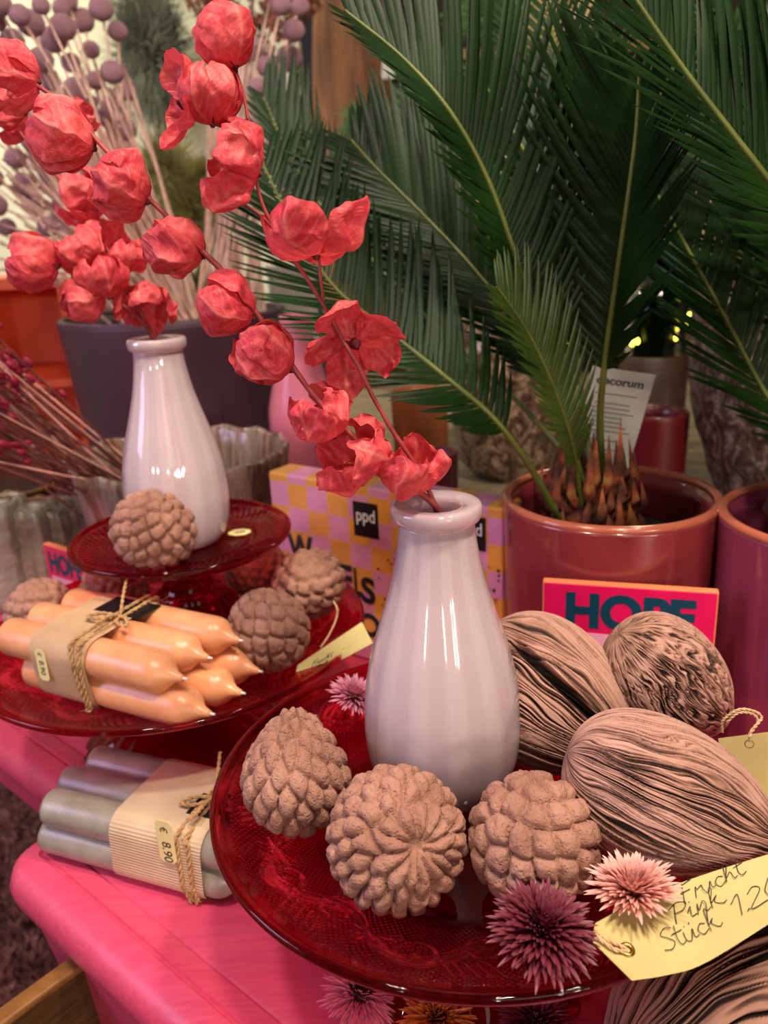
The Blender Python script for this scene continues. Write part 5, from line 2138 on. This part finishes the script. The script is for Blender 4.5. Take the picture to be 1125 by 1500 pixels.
# mosaic pot, fibrous planter, glass jar on a wooden stand
n = N('mosaic_shards')
g = n.noise(24, 5, n.mapped((1.2, 1.2, .8)), .6, 2.5)
n.set(Base_Color=n.ramp(g, [(.36, srgb(60, 38, 28)), (.50, srgb(112, 82, 60)), (.58, srgb(186, 160, 134)), (.66, srgb(96, 66, 48))]), Roughness=.25, Metallic=.2, Coat_Weight=.6)
n.bump(g, 1.0, .02)
MOSAIC = n.m


def lumpy(r, z, th):
    q = np.stack([np.cos(th) * 5, np.sin(th) * 5, z * 32], -1).reshape(-1, 3)
    return r * (1 + .06 * (vn(q, 3).reshape(r.shape) - .5)), z


mo = at(748, 690, 1.44)
RB = 84 * pxm(mo)
zt = at(748, 445, 1.44).z
t = thing('mosaic_pot', (mo.x, mo.y, TZ), 'round brown and silver mosaic pot seen between the cycad fronds', 'pot')
hh_ = zt - TZ
pr = [(1e-4, TZ), (RB * .62, TZ), (RB * .86, TZ + hh_ * .10)] + [(RB * (.86 + .16 * math.sin(u * 3.0)), TZ + hh_ * (.1 + .82 * u)) for u in np.linspace(.1, 1, 26)] + [(RB * .80, zt), (RB * .74, zt - .004), (RB * .7, zt - .05), (1e-4, zt - .05)]
part('pot_wall', MB().lathe(pr, 200, (mo.x, mo.y, 0), lumpy), MOSAIC, t)
n = N('woven_root_pot')
g = n.noise(26, 5, n.mapped((1.3, 1.3, .6)), .6, 3.0)
n.set(Base_Color=n.ramp(g, [(.35, srgb(44, 22, 18)), (.52, srgb(92, 62, 50)), (.60, srgb(168, 150, 142)), (.66, srgb(70, 40, 30))]), Roughness=.4, Coat_Weight=.3)
n.bump(g, 1.0, .02)
ROOTP = n.m
rp = at(1150, 742, 1.12)
RR_ = 150 * pxm(rp)
zt2 = at(1150, 418, 1.12).z
hh2 = zt2 - TZ
t = thing('root_urn', (rp.x, rp.y, TZ), 'dark brown and silver root-textured urn at the right edge, narrowing to its foot', 'urn')
pr = [(1e-4, TZ), (RR_ * .50, TZ)] + [(RR_ * (.50 + .50 * math.sin(u * 1.9) ** .9), TZ + hh2 * (.02 + .96 * u)) for u in np.linspace(.02, 1, 36)] + [(RR_ * .90, zt2), (RR_ * .84, zt2 - .005), (RR_ * .8, zt2 - .06), (1e-4, zt2 - .06)]
part('urn_wall', MB().lathe(pr, 220, (rp.x, rp.y, 0), lumpy), ROOTP, t)

DWOOD = plain('dark_turned_wood', srgb(54, 34, 24), .5, 20, .3)
jb = at(956, 540, 1.62)
JR = 48 * pxm(jb)
zj0, zj1, zj2 = TZ, at(956, 518, 1.62).z, at(956, 405, 1.62).z
t = thing('glass_jar', (jb.x, jb.y, TZ), 'green glass dome with yellow fairy lights on a dark round wooden base', 'glass dome')
part('wooden_base', MB().lathe([(1e-4, TZ), (JR * 1.0, TZ), (JR * 1.02, TZ + .004), (JR * 1.02, zj1 - .004), (JR * .98, zj1), (1e-4, zj1)], 64, (jb.x, jb.y, 0)), DWOOD, t, auto=40)
n = N('green_glass')
n.set(Base_Color=srgb(120, 170, 140), Roughness=.05, Transmission_Weight=1., IOR=1.4)
n.clear(srgb(120, 176, 140), .45)
n.bump(n.noise(60, 3), .4, .004)
GREENG = n.m
pr = [(JR * .92, zj1 + .0005), (JR * .93, zj1 + .01), (JR * .93, zj2 - .06), (JR * .80, zj2 - .025), (JR * .5, zj2 - .006), (1e-4, zj2)]
k = smooth_path([(a, 0, b) for a, b in pr], 30)
k2 = [(max(1e-4, q[0] - .004), q[2] - .002) for q in k[::-1]]
dome = part('glass_dome', MB().lathe([(q[0], q[2]) for q in k] + [(a, max(b, zj1 + .0006)) for a, b in k2], 64, (jb.x, jb.y, 0)), GREENG, t)
n = N('fairy_bulb')
n.set(Base_Color=(1, .8, .1), Emission_Color=(1.0, .80, .08), Emission_Strength=7.0)
BULB = n.m
wire = [at(x, y, 1.60) for x, y in ((905, 508), (930, 470), (915, 440), (960, 455), (990, 490), (1004, 460), (1008, 430), (1020, 425))]
ft = thing('fairy_lights', wire[0], 'string of tiny yellow fairy lights round the green glass dome', 'fairy lights')
part('wire', MB().tube(smooth_path(wire, 60), .0008, 5), DWOOD, ft)
v, f = ico(3)
for x, y, s in ((926, 502, 5), (934, 500, 4), (1008, 472, 5), (1009, 482, 6), (1010, 462, 4), (1028, 428, 5), (990, 495, 3.5), (921, 492, 3)):
    p = at(x, y, 1.555)
    part('bulb', MB().add(v * s * .9 * pxm(p) * np.array([.7, .7, 1.2]) + np.array(p), f), BULB, ft)

# orange crate at the left
ORC = plain('orange_paint', srgb(228, 92, 44), .5, 8, .12)
c0 = at(-180, 418, 1.62)
c1 = at(98, 418, 1.62)
zc = c0.z
t = thing('orange_crate', (c0.x, c0.y, TZ), 'open orange painted wooden crate at the far left behind the crimson stalks', 'crate')
wX = (c1 - c0).x
hz = zc - TZ
for nm, o_, s_ in (('top_board', (0, 0, hz - .02), (wX, .30, .02)), ('bottom_board', (0, 0, 0), (wX, .30, .02)), ('side_board', (0, 0, .02), (.02, .30, hz - .04)), ('side_board', (wX - .02, 0, .02), (.02, .30, hz - .04)), ('back_board', (.02, .28, .02), (wX - .04, .02, hz - .04)), ('shelf_board', (.02, 0, hz * .45), (wX - .04, .28, .015))):
    part(nm, MB().box((c0.x + o_[0], c0.y + o_[1], TZ + o_[2]), (s_[0], 0, 0), (0, s_[1], 0), (0, 0, s_[2])), ORC, t, smooth=False)

# ------------------------------------------------------------------ dried ball flowers in the mauve planter
BALL = N('mauve_ball_flower')
BALL.set(Base_Color=BALL.ramp(BALL.noise(90, 4), [(.3, srgb(190, 132, 150)), (.7, srgb(228, 178, 190))]), Roughness=.85)
BALL.bump(BALL.voro(260), .8, .003)
BALL = BALL.m
STEMP = plain('pale_pink_stem', srgb(222, 184, 170), .7, 60, .2)
heads = [(90, 12), (45, 34), (78, 58), (100, 2), (148, 13), (133, 73), (172, 46), (18, 60), (60, 88), (92, 40), (28, 22), (120, 30), (140, 118), (104, 92), (164, 106), (186, 134), (72, 118), (40, 128), (8, 100), (58, 152), (100, 200), (70, 252), (22, 232), (50, 300), (75, 272), (10, 332), (30, 362), (70, 332), (92, 300), (166, 160), (184, 190), (20, 180), (48, 205), (-10, 260), (-8, 300), (130, 150), (84, 165), (8, 150), (112, 132), (-6, 30), (60, 8), (-4, 4), (150, 172), (36, 270), (430, 45), (392, 98), (412, 8), (376, 128), (440, 10), (366, 70), (424, 86), (350, 312), (28, 395), (60, 402), (118, 175)]
rng = np.random.default_rng(5)
hl_ = 'mauve ball-shaped dried flower on a long pale stem fanning out of the mauve planter'
hp = None
for i, (x, y) in enumerate(heads):
    right = x > 300
    Yh = 1.42 + .14 * rng.uniform(-1, 1)
    tip = at(x, y, Yh)
    bx = (250 if not right else 330) + rng.uniform(-50, 45)
    b = V((at(bx, 462, 1.5).x, 1.5 + rng.uniform(-.06, .06), mp_.z - .028))
    t = thing('ball_flower', b, hl_, 'dried flower', 'dried ball flowers in the mauve planter')
    mid = (tip + b) * .5 + V((0, 0, .02 + rng.uniform(-.02, .02)))
    part('stem', MB().tube(smooth_path([b, mid, tip], 14), np.linspace(.0028, .0019, 14), 6), STEMP, t)
    rr = rng.uniform(13, 20) * pxm(tip)
    if hp is None:
        v, f = ico(4)
        q = v * 9
        hp = link('flower_head', MB().add(v * (1 + .12 * (vn(q, 3)[:, None] - .5)), f).mesh('flower_head'), BALL)
        o = hp
    else:
        o = hp.copy()
        COL.objects.link(o)
    o.parent = t
    o.location = tip - b
    o.scale = (rr, rr, rr * .92)
# bare pale stems of the same bunch
for i in range(210):
    right = i > 175
    x = rng.uniform(300, 420) if right else rng.uniform(-20, 190)
    y = rng.uniform(-30, 160) if right else rng.uniform(90, 400)
    tip = at(x, y, 1.42 + .16 * rng.uniform(-1, 1))
    bx = (250 if not right else 335) + rng.uniform(-60, 50)
    b = V((at(bx, 462, 1.5).x, 1.5 + rng.uniform(-.06, .06), mp_.z - .028))
    mid = (tip + b) * .5 + V((0, 0, .02 + rng.uniform(-.02, .02)))
    single('bare_stem', MB().tube(smooth_path([b, mid, tip], 12), np.linspace(.0030, .0019, 12), 6), STEMP, tuple(b), 'long bare pale pink stem among the ball flowers in the mauve planter', 'dried stem', 'bare stems in the mauve planter')


# ------------------------------------------------------------------ ferns, bunches and shelf behind
def plume(mb, c, R, n_, seed, w=.0011, stretch=(1, 1, 1), seg=3, down=0.):
    rg = np.random.default_rng(seed)
    c = np.array(c)
    for i in range(n_):
        d = rg.normal(size=3)
        d /= np.linalg.norm(d)
        s = c + d * R * rg.uniform(0, .55) * np.array(stretch)
        e = c + (d + rg.normal(size=3) * .25) * R * rg.uniform(.75, 1.1) * np.array(stretch) - np.array([0, 0, down * R])
        m_ = (s + e) / 2 + rg.normal(size=3) * R * .08
        v_ = np.cross(e - s, np.array(_f))
        v_ = v_ / (np.linalg.norm(v_) + 1e-9) * w
        mb.add([s - v_, s + v_, m_ + v_ * .9, m_ - v_ * .9, e], [(0, 1, 2, 3), (3, 2, 4)])
    return mb


FERN = N('fern_green')
FERN.set(Base_Color=FERN.ramp(FERN.noise(30, 4), [(.3, srgb(46, 84, 44)), (.7, srgb(92, 134, 76))]), Roughness=.6)
FERN.translucent(srgb(90, 140, 70), .2)
FERN = FERN.m
FERNB = plain('blue_green_fir', srgb(46, 74, 62), .7, 30, .3)
STG = plain('green_stem', srgb(70, 90, 44), .6)


def fern_plant(label, root, tufts, m, seed):
    t = thing('feathery_fern', root, label, 'plant', 'feathery ferns behind the cycads')
    for k, (x, y, Y, rpx, st) in enumerate(tufts):
        c = at(x, y, Y)
        mb = plume(MB(), c, rpx * pxm(c), 520, seed + k, .0011, st)
        o = part('plume', mb, m, t)
        part('stem', MB().tube(smooth_path([V(root), (V(root) + c) * .5 + V((.02, 0, .06)), c], 14), .002, 6), STG, o)
    return t


r1 = (at(620, 560, 1.75).x, 1.75, TZ)
fern_plant('bright feathery fern with loose round plumes behind the left cycad fronds', r1, [(532, 182, 1.7, 40, (1, 1, .8)), (692, 206, 1.68, 52, (1.1, 1, .8)), (610, 160, 1.75, 40, (1, 1, 1)), (720, 22, 1.75, 58, (1.2, 1, .7)), (580, 300, 1.8, 50, (1, 1, 1)), (690, 345, 1.75, 45, (1, 1, 1))], FERN, 100)
r2 = (at(1050, 500, 1.85).x, 1.85, TZ)
fern_plant('feathery fern behind the right cycad fronds', r2, [(960, 252, 1.75, 50, (1, 1, 1)), (1010, 205, 1.8, 45, (1, 1, .8)), (900, 300, 1.85, 55, (1, 1, 1)), (1090, 330, 1.85, 60, (1, 1, 1)), (860, 90, 1.85, 50, (1, 1, 1)), (1060, 60, 1.9, 50, (1, 1, 1))], FERN, 200)
r3 = (jb.x, jb.y + .16, TZ)
fern_plant('blue green fir twigs above the green glass dome', r3, [(950, 395, 1.70, 62, (1.1, 1, 1)), (905, 430, 1.72, 45, (1, 1, 1)), (1005, 400, 1.72, 50, (1, 1, 1)), (700, 395, 1.75, 48, (1, 1, .8))], FERNB, 300)

# bush hung on the pale wall, olive grass, brown hydrangea heads on the post
DRYG = plain('grey_green_dried_leaves', srgb(78, 82, 66), .8, 20, .3)
c = at(222, 78, 2.58)
t = thing('hanging_dried_bush', c, 'dark grey green dried bush hanging on the pale wall', 'dried bush')
part('twigs', plume(MB(), c, 58 * pxm(c), 2600, 7, .0022, (.95, .6, 1.75)), DRYG, t)
part('hook', MB().tube([c + V((0, 0, .1)), c + V((0, .08, .14)), c + V((0, .145, .14))], .004, 6), DWOOD, t)
OLIVE = plain('olive_dried_grass', srgb(122, 118, 62), .8, 20, .3)
t = thing('dried_grass_bunch', (at(300, 560, 1.85).x, 1.85, TZ), 'olive yellow fluffy dried grass behind the ball flower stems', 'dried grass')
bs = V((at(300, 560, 1.85).x, 1.85, TZ))
for k, (x, y, rp_, st) in enumerate(((245, 250, 50, (1, 1, 1.1)), (285, 320, 55, (1, 1, 1.2)), (215, 330, 45, (1, 1, 1.1)), (300, 260, 30, (1, 1, 1)), (290, 425, 45, (1, 1, .8)))):
    c = at(x, y, 1.82)
    o = part('tuft', plume(MB(), c, rp_ * pxm(c), 900, 20 + k, .0012, st), OLIVE, t)
    part('stems', MB().tube(smooth_path([bs + V((.01 * k, 0, 0)), (bs + c) * .5, c], 10), .003, 6), OLIVE, o)
HYD = N('brown_hydrangea')
HYD.set(Base_Color=HYD.ramp(HYD.noise(40, 4), [(.3, srgb(92, 48, 34)), (.7, srgb(152, 92, 70))]), Roughness=.8)
HYD = HYD.m
c = at(372, 18, 2.2)
t = thing('hanging_hydrangea', c, 'bunch of brown dried hydrangea heads hanging at the top left of the post', 'dried flowers')
rg = np.random.default_rng(9)
for k, (x, y) in enumerate(((320, 20), (372, 10), (420, 18), (395, 60), (345, 55), (300, -10), (440, -10))):
    cc = at(x, y, 2.2)
    mb = MB()
    Rk = 36 * pxm(cc)
    for i in range(170):
        d = rg.normal(size=3)
        d /= np.linalg.norm(d)
        q = np.array(cc) + d * Rk * rg.uniform(.75, 1)
        e1 = np.cross(d, rg.normal(size=3))
        e1 /= np.linalg.norm(e1)
        e2 = np.cross(d, e1)
        w_ = Rk * .16
        mb.add([q - e1 * w_, q + e2 * w_ * .7 + d * w_ * .3, q + e1 * w_, q - e2 * w_ * .7 + d * w_ * .3], [(0, 1, 2, 3)])
    part('flower_head', mb, HYD, t)
part('string', MB().tube([c + V((0, 0, .05)), c + V((.05, .1, .6)), V((pc.x, 2.42, c.z + .75))], .004, 6), TWINE, t)
WT = plain('white_card', srgb(206, 206, 196), .6)
c = at(568, 92, 2.3)
t = thing('hanging_tag', c, 'small white card tag hanging on a string in front of the dark alcove', 'tag')
part('card', MB().box(c + V((-.018, 0, -.035)), (.034, .006, 0), (-.0004, .002, 0), (.008, 0, .062)), WT, t, smooth=False)
part('string', MB().tube([c + V((.004, .001, .028)), c + V((.002, .06, .4)), V((pc.x + .03, 2.42, c.z + .5))], .0012, 5), TWINE, t)

SHELFW = plain('shelf_board', srgb(120, 88, 58), .6, 10, .3)
for nm, y_, Y_, lb in (('alcove_shelf', 388, 2.5, 'long brown shelf board in the dark alcove behind the cycads, the lower one'), ('alcove_shelf', 70, 2.9, 'upper brown shelf board in the dark alcove near the top of the photo')):
    p = at(700, y_, Y_)
    t = thing(nm, (p.x, p.y, p.z), lb, 'shelf', 'shelves in the alcove')
    part('board', MB().box((-.15, p.y, p.z - .03), (3.0, 0, 0), (0, .36, 0), (0, 0, .03)), SHELFW, t, smooth=False)
    for xx in (.0, 1.2, 2.4):
        part('upright', MB().box((xx, p.y + .30, 0), (.05, 0, 0), (0, .05, 0), (0, 0, p.z - .03)), SHELFW, t, smooth=False)
YEL = plain('yellow_paper', srgb(226, 196, 70), .5, 10, .1)
CRM = plain('cream_paper', srgb(226, 214, 186), .6, 10, .06)
p = at(690, 386, 2.56)
zs = at(700, 388, 2.5).z
t = thing('gift_bag', (p.x, p.y, zs), 'yellow and cream paper bag on the alcove shelf glimpsed between fronds', 'paper bag')
o = part('bag_body', MB().box((p.x - .02, p.y, zs + .0005), (.15, .02, 0), (-.01, .09, 0), (-.01, 0, .30)), CRM, t, smooth=False)
part('yellow_panel', MB().box((p.x + .03, p.y + .002, zs + .002), (.05, .0066, 0), (.0006, -.004, 0), (-.01, 0, .26)), YEL, o, smooth=False)
BEI = plain('beige_board', srgb(206, 168, 124), .6, 8, .1)
for x, y, w_, h_, Y_, zs_, lb in ((985, 388, .16, .22, 2.56, at(700, 388, 2.5).z, 'beige carton on the alcove shelf behind the right cycad'), (770, 70, .22, .20, 2.96, at(700, 70, 2.9).z, 'beige carton on the upper alcove shelf near the top edge'), (590, 388, .14, .16, 2.56, at(700, 388, 2.5).z, 'beige carton on the alcove shelf nearest the post')):
    p = at(x, y, Y_)
    t = thing('carton', (p.x, p.y, zs_), lb, 'carton', 'beige cartons on the alcove shelves')
    o = part('carton_body', MB().box((p.x, p.y, zs_ + .0005), (w_, 0, 0), (0, .2, 0), (0, 0, h_)), BEI, t, smooth=False)
    part('lid', MB().box((p.x - .003, p.y - .003, zs_ + h_), (w_ + .006, 0, 0), (0, .206, 0), (0, 0, .03)), CRM, t, smooth=False)
